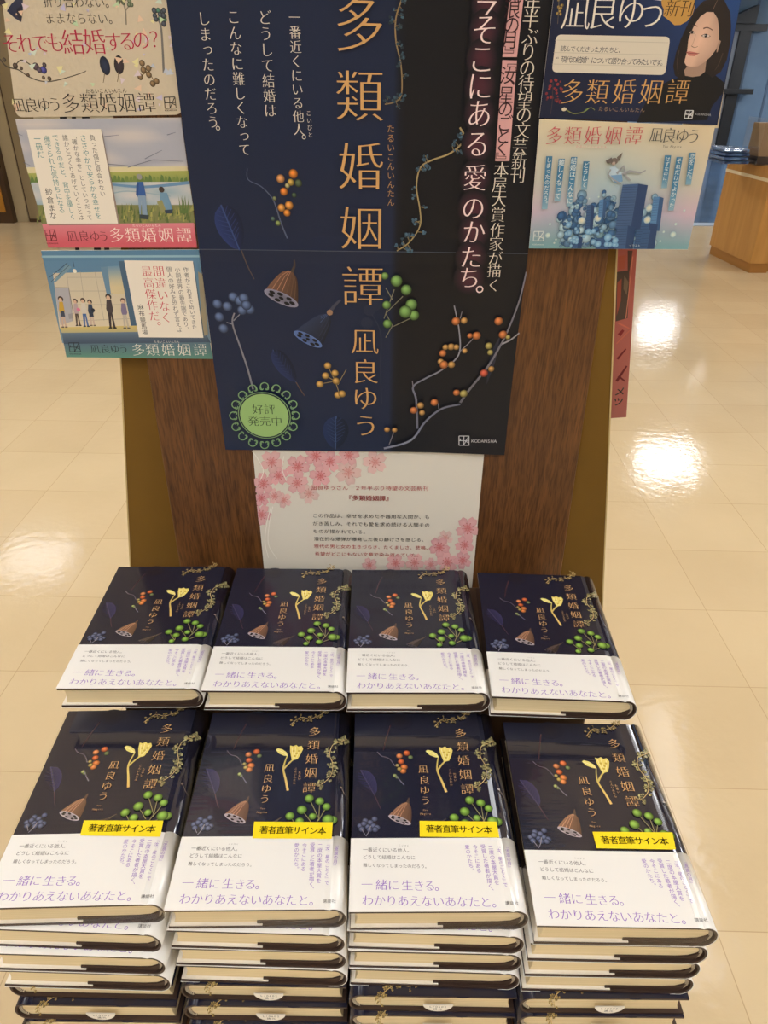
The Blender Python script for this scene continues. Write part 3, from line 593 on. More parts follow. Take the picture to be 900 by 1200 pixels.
small_card('', 'beige glittering card with red question at top left above two picture cards', [(0.5, -14), (197.5, -16), (213.3, 134.5), (19, 137.5)], .0018, c1, rnd=.006, base=(202, 188, 164), mt=INK_GLITTER)
def c2(p):
    rr = random.Random(8)
    def sky(s_, t_):
        n = math.sin(s_*9+t_*5)*.5+math.sin(s_*5-t_*11+2)*.5
        return mixc(mixc((166, 168, 180), (206, 196, 188), max(0, n)), (190, 186, 188), .2)
    p.grid([(18, 140), (212, 138), (220, 196), (31, 197)], 26, 10, sky); p.grid([(31, 196), (219, 195), (220.5, 203), (33, 204)], 10, 2, (214, 202, 160)); p.grid([(33, 203), (220.5, 200), (222, 212), (36, 213)], 14, 2, lambda s_, t_: mixc((166, 168, 92), (132, 146, 80), t_))
    for i in range(40): x = 38+i*4.6; p.poly([(x-3, 216), (x-1, 204+rr.random()*5), (x+1.5, 206+rr.random()*4), (x+3.4, 216)], mixc((88, 116, 64), (124, 140, 72), rr.random()))
    p.grid([(36, 214), (222, 213), (227, 246), (46, 248)], 24, 8, lambda s_, t_: mixc((150, 172, 184), (206, 200, 196), .5+.5*math.sin(s_*14+t_*23)*math.cos(t_*17-s_*4)))
    p.stroke([(130, 216), (170, 219), (222, 214)], 2.5, 3.5, (104, 140, 176)); p.stroke([(124, 229), (150, 224), (200, 230)], 1.5, 1, (150, 170, 180))
    p.grid([(43, 240), (225.5, 240), (229, 262.5), (50, 263.5)], 10, 2, (128, 130, 84))
    for i in range(210):
        x = 42+rr.random()*184; y = 246+rr.random()*16; p.poly([(x-1.3, y), (x+rr.uniform(-3, 3), y-5-rr.random()*8), (x+1.3, y)], mixc((80, 100, 56), (172, 166, 96), rr.random()))
    for i in range(7): x = 216+rr.uniform(-5, 5); p.poly([(x-1, 250), (x+rr.uniform(-5, 5), 228), (x+1, 250)], (96, 120, 66))
    for pts in ([(122, 160), (140, 158)], [(196, 158), (206, 155)], [(150, 196), (180, 187), (215, 189)], [(170, 186), (190, 176)], [(126, 192), (150, 194)], [(20, 156), (27, 159)], [(28, 190), (36, 194)]): p.stroke(pts, .8, .4, (112, 114, 128), sm=False)
    # two people by the river: one standing, one crouching
    p.poly([(161, 213), (168, 213), (171.5, 230), (160.5, 230)], (56, 92, 152)); p.poly([(160, 216), (163, 214), (162, 231), (159.5, 228)], (44, 76, 132)); p.poly([(161.5, 229), (171, 229), (173, 252), (167, 253), (166, 234), (165, 253), (164, 252)], (132, 154, 176)); p.disc((163.5, 207), 3.2, (150, 148, 146), 12); p.poly([(164, 251), (175, 252), (174, 257), (164, 256)], (54, 66, 72))
    p.poly([(187.5, 225), (196, 226), (201, 240), (203, 247), (194, 249), (188, 240)], (110, 146, 172)); p.poly([(184, 236), (190, 234), (195, 247), (190, 250)], (148, 146, 98)); p.disc((189.5, 222), 3.3, (70, 58, 52), 12); p.poly([(193, 246), (203, 245), (202, 250), (194, 250)], (50, 64, 82))
    p.grid([(49.5, 262.5), (227.5, 261), (231, 290), (57, 290)], 12, 5, lambda s_, t_: mixc((214, 130, 140), (204, 92, 104), min(1, t_*1.3)))
    p.poly([(32, 153.5), (119.5, 152), (141, 263), (57.5, 264)], (150, 130, 118)); p.poly([(31.5, 151.5), (118.6, 151), (138.5, 261.7), (55.6, 262)], WHT)
    G, TL = (88, 84, 80), (72, 134, 132)
    for s_, a, b_, c in (('負った傷に見合わない', (108.7, 161.3), (120.7, 227), G), ('ささやかで安らかな幸せを', (97.7, 162), (115.3, 253), TL), ('「確かな幸せ」としていつだって', (86.3, 159), (105.3, 254.7), G), ('誰かとつくりあげていくことは', (76.7, 161.3), (95.3, 254.7), G), ('できるのだと、背中を優しく', (65.3, 161.3), (85.3, 254), TL), ('撫でられた気持ちになる', (55.3, 162.7), (72.7, 246), TL), ('一冊だ', (44, 162.7), (48, 181), TL)):
        p.line(s_, a, b_, c, k=1.0, vert=True)
    p.line('紗倉まな', (57.6, 224.7), (62.7, 252.7), (52, 48, 48), k=.98, vert=True, st='g')
    p.logo([(53, 269.5), (64.5, 269), (67, 281.5), (55, 282)], (92, 26, 36), .8); p.line('KODANSHA', (56, 285), (68, 285), (92, 26, 36), k=1.3, st='b')
    p.chars([(c, x, 277) for c, x in zip('凪良ゆう', (85, 98.6, 111, 121.5))], .0105, (92, 34, 40), 'm'); p.chars([(c, x, 275.5) for c, x in zip(TITLE, (137, 155.5, 174.6, 194.6, 216))], .0142, (240, 224, 214), 'm'); p.line('たるいこんいんたん', (157, 264), (187, 264), (240, 220, 214), k=.9, st='g')
small_card('', 'picture card of two people by a river with pink title strip', [(18, 140), (212, 138), (231, 290), (57, 290)], .0018, c2)
def c3(p):
    rr = random.Random(12)
    p.grid([(48, 294), (233, 292.5), (247, 402), (73, 402)], 20, 14, lambda s_, t_: mixc((86, 126, 156), (116, 142, 158), t_))
    p.poly([(48.5, 299.5), (233.5, 299), (233.8, 301.5), (49, 302)], (140, 176, 192)); p.poly([(52, 306), (230, 304), (232, 318), (56, 320)], (92, 130, 160))
    p.grid([(62, 320), (147, 318), (158, 384), (70, 384)], 10, 8, lambda s_, t_: mixc((196, 186, 164), (214, 200, 172), t_)); p.poly([(62, 331), (78, 309), (84, 313), (66, 330)], (112, 142, 158)); p.stroke([(58, 325), (79, 308)], .7, .7, (52, 72, 92), sm=False); p.stroke([(60, 330), (81, 311)], .5, .5, (52, 72, 92), sm=False)
    p.grid([(64, 337), (81, 337), (86, 376), (71, 381)], 2, 3, (170, 168, 174)); p.stroke([(64, 337), (80.5, 337), (86, 368)], .7, .7, (92, 92, 98), sm=False); p.poly([(80, 368), (85, 367), (86, 373), (81, 374)], (150, 148, 152))
    for a, b_ in (((78, 325), (140, 325)), ((82, 341), (145, 341)), ((88, 357), (150, 357)), ((78, 318), (85, 376)), ((94, 318), (102, 376)), ((111, 318), (122, 376)), ((89, 376), (160, 373))): p.stroke([a, b_], .45, .45, (156, 148, 136), sm=False)
    p.poly([(118, 313), (128, 312), (133, 345), (125, 345)], (104, 136, 160)); p.grid([(126, 312), (146, 311), (152, 345), (130, 344)], 4, 4, lambda s_, t_: mixc((108, 142, 168), (206, 190, 150), min(1, t_*1.6))); p.poly([(139, 306), (146, 306), (163, 392), (156, 394)], (72, 98, 122))
    p.disc((87.5, 317.5), 2.4, (226, 222, 206), 10); p.stroke([(85.5, 306), (87, 313)], .8, .8, (60, 76, 90), sm=False)
    p.grid([(70, 383.5), (163, 381.5), (165, 391), (72.5, 390)], 10, 2, lambda s_, t_: mixc((206, 184, 112), (176, 168, 132), t_)); p.grid([(72.5, 390), (240, 388), (247, 402), (75, 404)], 10, 4, lambda s_, t_: mixc((96, 116, 134), (62, 78, 98), t_))
    p.grid([(75, 403), (246, 401), (249.7, 420.5), (78, 418.5)], 8, 5, lambda s_, t_: mixc((86, 112, 128), (92, 140, 124), t_)); p.poly([(232, 318), (238, 322), (244, 392), (238, 394)], (150, 140, 116))
    def fig(x, top, bot, body, legs, hair, wd=4.4, skirt=None, bag=None):
        h = bot-top; sh = (bot-top)*.095
        yy = lambda k: top+h*k; sx = lambda k: x+sh*k*1.2
        p.poly([(sx(.2)-wd*.35, yy(.52)), (sx(.2)+wd*.45, yy(.52)), (sx(1)+wd*.55, yy(.97)), (sx(1)+wd*.15, yy(.97)), (sx(.5)+wd*.05, yy(.62)), (sx(1)-wd*.25, yy(.97)), (sx(1)-wd*.6, yy(.97))], legs)
        p.poly([(sx(0)-wd*.45, yy(.2)), (sx(0)+wd*.45, yy(.2)), (sx(.3)+wd*.65, yy(.5)), (sx(.3)+wd*.5, yy(.56)), (sx(.3)-wd*.45, yy(.56)), (sx(.2)-wd*.65, yy(.45))], body)
        if skirt: p.poly([(sx(.3)-wd*.4, yy(.48)), (sx(.3)+wd*.45, yy(.48)), (sx(.5)+wd*.6, yy(.66)), (sx(.5)-wd*.55, yy(.66))], skirt)
        p.disc((sx(-.1), yy(.11)), h*.085, hair, 12); p.disc((sx(-.1)-.2, yy(.14)), h*.055, (206, 172, 146), 10, ry=h*.065)
        p.poly([(sx(1)-wd*.7, yy(.96)), (sx(1)-wd*.1, yy(.96)), (sx(1)-wd*.1, yy(1)), (sx(1)-wd*.8, yy(1))], sc(legs, .5)); p.poly([(sx(1)+wd*.1, yy(.96)), (sx(1)+wd*.7, yy(.96)), (sx(1)+wd*.75, yy(1)), (sx(1)+wd*.1, yy(1))], sc(legs, .5))
        if bag: p.disc((sx(.3)+wd*.5, yy(.42)), wd*.5, bag, 10)
    fig(71.5, 346, 384, (196, 158, 62), (196, 168, 148), (62, 48, 44), 4.8, (58, 66, 86)); fig(88.5, 349, 382, (178, 158, 160), (84, 70, 62), (62, 48, 44), 4.6, None, (214, 120, 150)); fig(97.5, 348, 383, (206, 196, 184), (70, 104, 160), (66, 52, 46), 5); fig(105.5, 350, 382, (50, 66, 92), (196, 172, 156), (42, 38, 42), 4.8, (44, 54, 72), (40, 46, 58)); fig(127.5, 343, 385, (70, 62, 66), (60, 52, 56), (52, 44, 44), 6.2); fig(144.5, 348, 385, (124, 112, 140), (186, 176, 160), (92, 74, 66), 5.4)
    p.poly([(146, 306.5), (227, 307), (240, 397.5), (164.5, 397)], (78, 92, 104)); p.poly([(145.5, 305), (226, 305.8), (238.4, 395.8), (163, 395.2)], WHT)
    G, R = (84, 82, 84), (196, 50, 70)
    p.line('作者がこれまで紡いできた', (217.9, 316), (228, 383.4), G, vert=True, k=1.02); p.line('小説世界の最先端であり、', (208, 316), (219, 386), G, vert=True, k=1.02); p.line('個人の好みを恐れず言えば', (198, 315.6), (210, 386.5), G, vert=True, k=1.02)
    p.line('間違いなく', (186, 318), (195, 372.4), R, vert=True, st='s', k=1.0); p.line('最高傑作だ。', (172, 318), (183, 383), R, vert=True, st='s', k=1.0); p.line('麻布競馬場', (164.8, 360), (170, 389.5), (48, 46, 48), vert=True, st='g', k=.95)
    p.logo([(80.5, 401.5), (92.5, 401.5), (94.5, 412), (82, 412)], (34, 44, 52), .8); p.line('KODANSHA', (82.5, 414.5), (94.5, 414.8), (34, 44, 52), k=1.3, st='b')
    p.chars([(c, x, 409) for c, x in zip('凪良ゆう', (111.5, 123.4, 134.7, 144.8))], .0098, (30, 36, 42), 'm'); p.chars([(c, x, 410) for c, x in zip(TITLE, (162, 178.7, 197.2, 215.8, 234.5))], .0138, (226, 222, 210), 'm'); p.line('たるいこんいんたん', (182, 400.5), (209, 400.5), (216, 214, 206), k=.9, st='g')
small_card('', 'picture card of young people on a train platform with teal title strip', [(48, 294), (233, 292.5), (249.8, 420.5), (77.5, 418.5)], .0018, c3)
p = Print(board3, lambda x, y: bd(x, y, 0), .00025, 1e-6)
p.card([(36, 120), (132, 120), (142, 300), (70, 300)], .0007, 2, 4, (196, 184, 160))
for x, w in ((70, 8), (84, 5), (96, 9)): p.poly([(x, 137), (x+w, 136.8), (x+w+.6, 140), (x+.6, 140)], (30, 28, 28))
for x, w in ((88, 5), (110, 8), (122, 6)): p.poly([(x, 289.5), (x+w, 289.5), (x+w+.6, 294.5), (x+.6, 294.5)], (30, 28, 28))
tag(p.build('backing_card', INK_PLAIN), 'cream card with black print peeping out between the three left cards', 'card')

# ================================================================== CARDS RIGHT
def c4(p):
    p.grid([(650, -14), (871, -14), (839, 146.5), (632, 138)], 12, 10, lambda s_, t_: mixc(mixc((20, 28, 56), (38, 72, 128), max(0, min(1, s_*1.5-.35))*(1-t_*.75)), (22, 30, 54), max(0, t_-.6)))
    rr = random.Random(3)
    # portrait of a person with dark shoulder-length hair and a black top
    O = lambda x, y: (760+x/6.43, y/6.43)
    p.poly([O(x, y) for x, y in ((0, 720), (60, 660), (150, 610), (270, 570), (300, 540), (430, 530), (500, 565), (575, 625), (560, 700), (480, 800), (440, 905), (-90, 925))], (22, 21, 24))
    HAIR = (40, 32, 30)
    p.poly([O(x, y) for x, y in ((500, -20), (410, 10), (345, 80), (300, 180), (245, 300), (205, 400), (185, 500), (200, 570), (245, 600), (300, 560), (430, 545), (480, 585), (545, 540), (590, 450), (615, 330), (622, 200), (615, 90), (570, 0))], HAIR)
    SK = (206, 168, 146)
    p.poly([O(x, y) for x, y in ((300, 440), (440, 420), (425, 540), (385, 572), (330, 580), (275, 570), (268, 530), (300, 490))], sc(SK, .78))
    face = [(490, 92), (440, 90), (390, 125), (345, 190), (318, 250), (300, 300), (292, 370), (280, 420), (270, 470), (285, 495), (320, 502), (370, 500), (420, 470), (470, 425), (510, 370), (530, 310), (532, 220), (520, 140)]
    q = [p.P(O(*a)) for a in face]; cpt = p.P(O(390, 300)); n = len(q)
    p.raw(q+[cpt], [(n, i, (i+1) % n) for i in range(n)], [sc(SK, 1.0)]*5+[sc(SK, 1.03)]*6+[sc(SK, .9)]*(n-11)+[sc(SK, 1.1)])
    p.poly([O(x, y) for x, y in ((530, 300), (548, 310), (540, 370), (512, 400), (515, 350))], sc(SK, .8))
    p.poly([O(x, y) for x, y in ((500, 60), (520, 110), (540, 220), (548, 300), (520, 390), (455, 450), (440, 520), (480, 585), (545, 540), (590, 450), (615, 330), (620, 150), (570, 20))], HAIR)
    p.poly([O(x, y) for x, y in ((495, 40), (430, 88), (370, 140), (330, 210), (300, 300), (290, 390), (268, 470), (255, 520), (272, 560), (245, 600), (195, 560), (190, 480), (240, 300), (310, 150), (400, 30))], sc(HAIR, .9))
    p.stroke([O(488, 70), O(505, 30), O(520, 0)], .8, .5, (112, 88, 76)); p.stroke([O(560, 400), O(530, 480), O(500, 530)], 1.2, .6, (72, 56, 48)); p.stroke([O(230, 380), O(215, 470), O(225, 560)], 1.2, .6, (66, 52, 46))
    for ex, ey, w in ((328, 240, 22), (432, 266, 34)):
        p.stroke([O(ex-w, ey+4), O(ex, ey-8), O(ex+w, ey+8)], .9, .6, (34, 24, 24)); p.disc(O(ex, ey+4), w/6.43*.8, (206, 190, 180), 12, ry=1.3); p.disc(O(ex, ey+3), 1.75, (36, 26, 26), 12, ry=1.5); p.disc(O(ex-3, ey), .4, (220, 216, 210), 6); p.stroke([O(ex-w*.9, ey+6), O(ex, ey+16), O(ex+w*.9, ey+10)], .4, .4, sc(SK, .66))
    p.stroke([O(330, 195), O(350, 190), O(368, 200)], 1.2, .7, (84, 60, 50)); p.stroke([O(412, 215), O(445, 208), O(484, 228)], 1.4, .7, (92, 66, 54))
    p.stroke([O(355, 260), O(340, 310), O(328, 340)], .6, .5, sc(SK, .86)); p.stroke([O(322, 345), O(345, 358), O(372, 350)], .7, .5, sc(SK, .62)); p.poly([O(x, y) for x, y in ((282, 392), (310, 386), (340, 392), (382, 402), (345, 424), (305, 420))], (184, 112, 102)); p.stroke([O(282, 394), O(320, 402), O(382, 403)], .6, .4, (112, 56, 54))
    # badge, writing
    p.poly([O(x, y) for x, y in ((90, -40), (100, 40), (115, 70), (110, 120), (150, 150), (195, 190), (240, 188), (290, 160), (330, 110), (345, 60), (350, -40))], (190, 144, 74)); p.chars([('新', 788, 10), ('刊', 805, 10)], .0118, (56, 38, 20), 's', slant=.12)
    p.chars([(c, x, 16-.4*i) for i, (c, x) in enumerate(zip('凪良ゆう', (675.5, 706.6, 739, 765)))], .0235, (226, 218, 204), 's')
    q4 = [(652, 40.5), (785.5, 43), (779.5, 88), (646.5, 84.5)]; hh = p.h; p.up()
    a, b_, c, d = [Vector(p.P(k)) for k in q4]; outl = []
    for p0, p1, p2 in ((d, a, b_), (a, b_, c), (b_, c, d), (c, d, a)):
        e0 = p1+(p0-p1).normalized()*.004; e1 = p1+(p2-p1).normalized()*.004; outl += [tuple(e0*(1-k/5)**2+p1*2*(k/5)*(1-k/5)+e1*(k/5)**2) for k in range(6)]
    p.raw(outl, [tuple(range(len(outl)))[::-1]], (212, 202, 184))
    for y in (47, 61.5, 75): p.stroke([(651-(y-40)*.12, y), (784-(y-40)*.12, y+3)], .4, .4, (178, 168, 152), sm=False)
    HW = (34, 36, 58); p.line('読んでくださった方たちと、', (660, 57), (728, 59), HW, st='g', k=1.12, slant=.1); p.line('“現代の結婚”について語り合ってみたいです。', (655, 69.5), (778, 73.5), HW, st='g', k=1.22, slant=.1)
    p.chars([(c, x, 108) for c, x in zip(TITLE, (670.5, 700, 731.5, 763, 794))], .0192, (204, 158, 96), 's'); p.line('たるいこんいんたん', (704, 127.5), (753, 129), (150, 124, 96), k=.9, st='g')
    p.logo([(803.5, 129.5), (812.5, 129.5), (811, 138.5), (802, 138.5)], (206, 206, 206), .8); p.line('KODANSHA', (815.5, 133.5), (832, 134.5), (206, 206, 206), k=1.4, st='b')
    for i in range(14): p.berry((653+rr.random()*6, -6+rr.random()*26), 1.7, (170, 136, 62))
    p.stroke([(655, 0), (654, 20), (653.5, 28)], .6, .5, (110, 100, 80))
    for i in range(26): p.disc((640+rr.random()*19, 93+rr.random()*27), .9+rr.random()*1.1, (134, 48, 50) if rr.random() < .7 else (92, 38, 44), 7)
    p.stroke([(648, 96), (647, 120), (645, 134)], .7, .6, (70, 56, 58)); p.stroke([(663, 128), (672, 133), (684, 131), (692, 126), (697, 129)], 1, .7, (122, 128, 72)); p.disc((661, 128), 3, (214, 200, 168), 8, ry=2)
    p.leaf((684, 131), (690, 126), 2, (120, 140, 76), (150, 160, 100))
small_card('', 'dark blue card with portrait of a person and handwritten note at upper right', [(650, -14), (871, -14), (840.5, 146.5), (632, 138)], .0084, c4, base=(24, 32, 58))
def c5(p):
    rr = random.Random(21)
    def bg(s_, t_):
        top = mixc((214, 200, 168), (216, 196, 160), s_); mid = mixc((176, 188, 190), (158, 186, 196), .5); pk = (196, 172, 186); bot = (116, 160, 166)
        e = abs(s_-.45)*2
        if t_ < .45: return mixc(top, mixc(mid, (206, 190, 166), e*.7), t_/.45)
        if t_ < .7: return mixc(mixc(mid, (206, 190, 166), e*.7), mixc((150, 176, 196), pk, min(1, e)), (t_-.45)/.25)
        return mixc(mixc((150, 176, 196), pk, min(1, e)), bot, (t_-.7)/.3)
    p.grid([(632.5, 139.5), (838, 148), (806, 292), (620, 291)], 18, 20, bg)
    for i in range(430):
        x = 655+rr.random()*116; top = 241+9*math.sin(x*.21)+5*math.sin(x*.53+1)-(6 if 690 < x < 730 else 0)+max(0, 668-x)*1.4; y = top+rr.random()**1.3*(290-top)
        if x-764 > (292-y)*.22: continue
        r = 1.1+rr.random()**2*4.6; c = mixc((58, 100, 148), (178, 208, 216), rr.random()**1.7); y = min(y, 289.5-r)
        p.disc((x, y), r*1.08, sc(c, .62), 9); p.disc((x, y), r, sc(c, 1.08), 9, sc(c, .8), 1, (-.2, .3))
    for x, y in ((681, 258), (700, 255), (760, 243), (758, 257), (691, 262)): p.disc((x, y), 4.2, (216, 208, 176), 12, (150, 180, 196), 2)
    B1, B2, B3 = (58, 88, 128), (44, 68, 106), (86, 128, 172)
    def tower(x0, x1, y0, y1, sl, c1_, c2_, k=.6):
        xm = x0+(x1-x0)*k
        p.poly([(x0, y0), (xm, y0-1.2), (xm-sl, y1), (x0-sl, y1)], c1_); p.poly([(xm, y0-1.2), (x1, y0+.5), (x1-sl, y1), (xm-sl, y1)], c2_)
        n = int((y1-y0)/3)
        for i in range(1, n): y = y0+i*3; f = (y-y0)/(y1-y0); p.stroke([(x0-sl*f+.6, y), (xm-sl*f-.6, y-.6)], .5, .5, sc(c1_, .8), sm=False)
    tower(687, 696, 240, 270, 2, B1, B2); tower(702, 710, 234, 254, 1.5, B3, B1); tower(765, 777, 231, 270, 5, B3, B1); tower(746, 770, 262, 291, 4, B1, B2); tower(729, 758.5, 216, 268, 9, (66, 92, 132), (44, 66, 104), .62)
    tower(670, 682, 277, 290.5, 1, B1, B2); tower(698, 722, 279, 291, 1, B1, B2); tower(722, 744, 265, 291, 3, (62, 90, 130), B2); tower(752, 768, 270, 291, 4, B1, B2)
    for i in range(26): x = 662+rr.random()*60; y = 262+rr.random()*28; r = 1.5+rr.random()*3; p.disc((x, min(y, 289-r)), r, (156, 192, 210), 9, (96, 146, 186), 1)
    for x, y, r in ((641.5, 275, 3), (788, 274, 3.4), (777, 271, 1.4), (651, 280, 1.2), (649, 284, 1.2), (773, 282, 1.2), (791, 262, 1.6), (644, 262, 1.4), (701, 230, 1.2), (690, 232, 1), (801, 246, 1.4)): p.disc((x, y), r, (208, 214, 196), 12, (160, 192, 196), 2)
    # a girl floating in the air
    SKN = (150, 152, 156)
    p.poly([(714, 196), (720, 194), (728, 203), (726, 211), (718, 213), (713, 205)], (176, 196, 210)); p.poly([(715, 205), (728, 204), (729, 212), (720, 214)], (112, 150, 186)); p.disc((719, 188.5), 4.4, (116, 104, 96), 14, ry=3.8); p.poly([(709, 188), (716, 184), (718, 190), (711, 191)], (98, 90, 86)); p.poly([(722, 184), (729, 178), (727, 184), (724, 189)], (112, 102, 94)); p.disc((718.5, 191), 2, (176, 158, 146), 10)
    p.stroke([(722, 203), (730, 194), (733, 206), (738, 211)], 3, 1.6, SKN, sm=False); p.stroke([(728, 204), (737, 200), (750, 202), (756, 199)], 3, 1.4, SKN, sm=False); p.stroke([(715, 198), (712, 204), (717, 209), (727, 215)], 1.8, 1.2, SKN, sm=False)
    R, DKI = (192, 78, 88), (66, 66, 70)
    p.chars([(c, x, 158.8) for c, x in zip(TITLE, (649, 670.6, 694, 718, 742))], .0148, R, 'm'); p.chars([(c, x, 158+.5*i) for i, (c, x) in enumerate(zip('凪良ゆう', (768.5, 783.5, 798.5, 812)))], .0122, DKI, 'm')
    p.line('たるいこんいんたん', (676, 171.5), (709, 172), (208, 140, 136), k=.85, st='g'); p.line('Yuu Nagira', (777, 170.8), (797, 171.5), DKI, k=1.7, st='g', slant=.2)
    LB = (62, 120, 154); LW = (220, 226, 222)
    for s_, a, b_ in (('しまったのだろう。', (643, 187), (638.2, 238.5)), ('難しくなって', (657.5, 190), (653, 229)), ('結婚はこんなに', (672, 188), (667, 235)), ('どうして', (686.5, 193), (684, 216)), ('はずなのに、', (781.8, 186), (777.8, 214)), ('それだけでよかった', (795, 188), (786.2, 240)), ('恋をした。', (810.5, 183), (806, 210))):
        dx, dy = b_[0]-a[0], b_[1]-a[1]; A_ = (a[0]-dx*.06, a[1]-4.5); B_ = (b_[0]+dx*.12, b_[1]+6); w = 3.7
        p.grid([(A_[0]-w, A_[1]), (A_[0]+w, A_[1]), (B_[0]+w*.9, B_[1]), (B_[0]-w*.9, B_[1])], 1, 6, lambda q_, t_: mixc(LB, (150, 178, 190), max(0, t_-.55)*1.8))
        p.line(s_, a, b_, LW, k=1.0, vert=True, st='g')
    p.logo([(625.5, 270.5), (637, 270.5), (636.3, 281.5), (624.5, 281.5)], (214, 220, 214), .8); p.line('KODANSHA', (624.5, 285.8), (636.5, 286), (214, 220, 214), k=1.3, st='b'); p.line('イラスト', (738, 287), (748, 287.3), (216, 222, 220), k=1, st='b')
small_card('', 'pale blue card of a girl floating above city towers at right', [(632.5, 139.5), (838, 148), (806, 292.5), (620, 291)], .0088, c5, base=(190, 190, 180))
p = Print(board3, lambda x, y: bd(x, y, .003), .003)
p.card([(800, 96), (850, 96), (841.5, 150), (800, 150)], .0012, 2, 2, (206, 188, 154))
q = [(820, 146), (832, 120), (848, 98), (842, 149)]
tag(p.build('folded_card', INK_CARD), 'plain cream card corner showing behind the dark portrait card', 'card')

# ================================================================== BOOKS
BW, BLEN, BT, TB = .1331, .194, .0240, .0021
def profile(off):
    """outer outline of the cover in (x, z), fore-edge top round the spine to fore-edge bottom"""
    P_ = [(-off, BT+off), (.06, BT+off), (.117, BT+off), (.1194, BT+off-.0007), (.1212, BT+off-.0012), (.1229, BT+off-.0003)]
    for i in range(1, 16):
        w = math.pi/2-math.pi*i/16; P_.append((.1229+(.0102+off)*math.cos(w), BT/2+(BT/2+off)*math.sin(w)))
    return P_+[(.1229, -off+.0003), (.1212, -off+.0004), (.117, -off), (.06, -off), (-off, -off)]
def inner():
    P_ = [(0, BT-TB), (.06, BT-TB), (.117, BT-TB), (.1194, BT-TB), (.1212, BT-TB), (.1229, BT-TB)]
    for i in range(1, 16):
        w = math.pi/2-math.pi*i/16; P_.append((.1227+(.0102-.0014)*math.cos(w), BT/2+(BT/2-TB)*math.sin(w)))
    return P_+[(.1229, TB), (.1212, TB), (.117, TB), (.06, TB), (0, TB)]
def shell(mb, O, I, y0, y1, mo, mi):
    n = len(O); V = [(x, y0, z) for x, z in O]+[(x, y1, z) for x, z in O]+[(x, y0, z) for x, z in I]+[(x, y1, z) for x, z in I]
    fo = [(i, i+1, n+i+1, n+i) for i in range(n-1)]; fi = [(2*n+i+1, 2*n+i, 3*n+i, 3*n+i+1) for i in range(n-1)]
    ends = [(i+1, i, 2*n+i, 2*n+i+1) for i in range(n-1)]+[(n+i, n+i+1, 3*n+i+1, 3*n+i) for i in range(n-1)]
    caps = [(0, n, 3*n, 2*n), (n-1, 3*n-1, 4*n-1, 2*n-1)]
    b = len(mb.V); mb.V += V
    for fs, k in ((fo, mo), (fi, mi), (ends, mi), (caps, mo)): mb.F += [tuple(b+i for i in f) for f in fs]; mb.M += [k]*len(fs)
# where the eight top books lie (near-left corner of the cover, turn)
ZF, ZB = EYE-.5296, EYE-.4895
def bookpose(nl, fl, z):
    a, b_ = on_z(*nl, z), on_z(*fl, z); return a, math.atan2(-(b_.x-a.x), b_.y-a.y)
FRONT = [bookpose((-20, 1064.5), (83, 834), ZF), bookpose((192.7, 1067), (250, 835), ZF), bookpose((409.3, 1068.7), (416, 840.7), ZF), bookpose((629.6, 1084.6), (589.3, 846), ZF)]
BACK = [bookpose((67, 807), (141, 662), ZB), bookpose((239.5, 809.4), (281.7, 662.7), ZB), bookpose((409.5, 811.5), (415.8, 663.7), ZB), bookpose((576.8, 816), (559, 666.6), ZB)]
for i_, x_ in enumerate((-.2990, -.1655, -.0320, .1016)): BACK[i_][0].x = x_
for i_, x_ in enumerate((-.2930, -.1575, -.0217, .1150)): FRONT[i_][0].x = x_
def local(pose, z):
    a, rz = pose; c_, s_ = math.cos(rz), math.sin(rz)
    def f(px, py):
        d = on_z(px, py, z)-a; return (d.x*c_+d.y*s_, -d.x*s_+d.y*c_)
    return f
LF3, LB3 = local(FRONT[2], ZF), local(BACK[2], ZB)
YBAND = LF3(500, 982.3)[1]
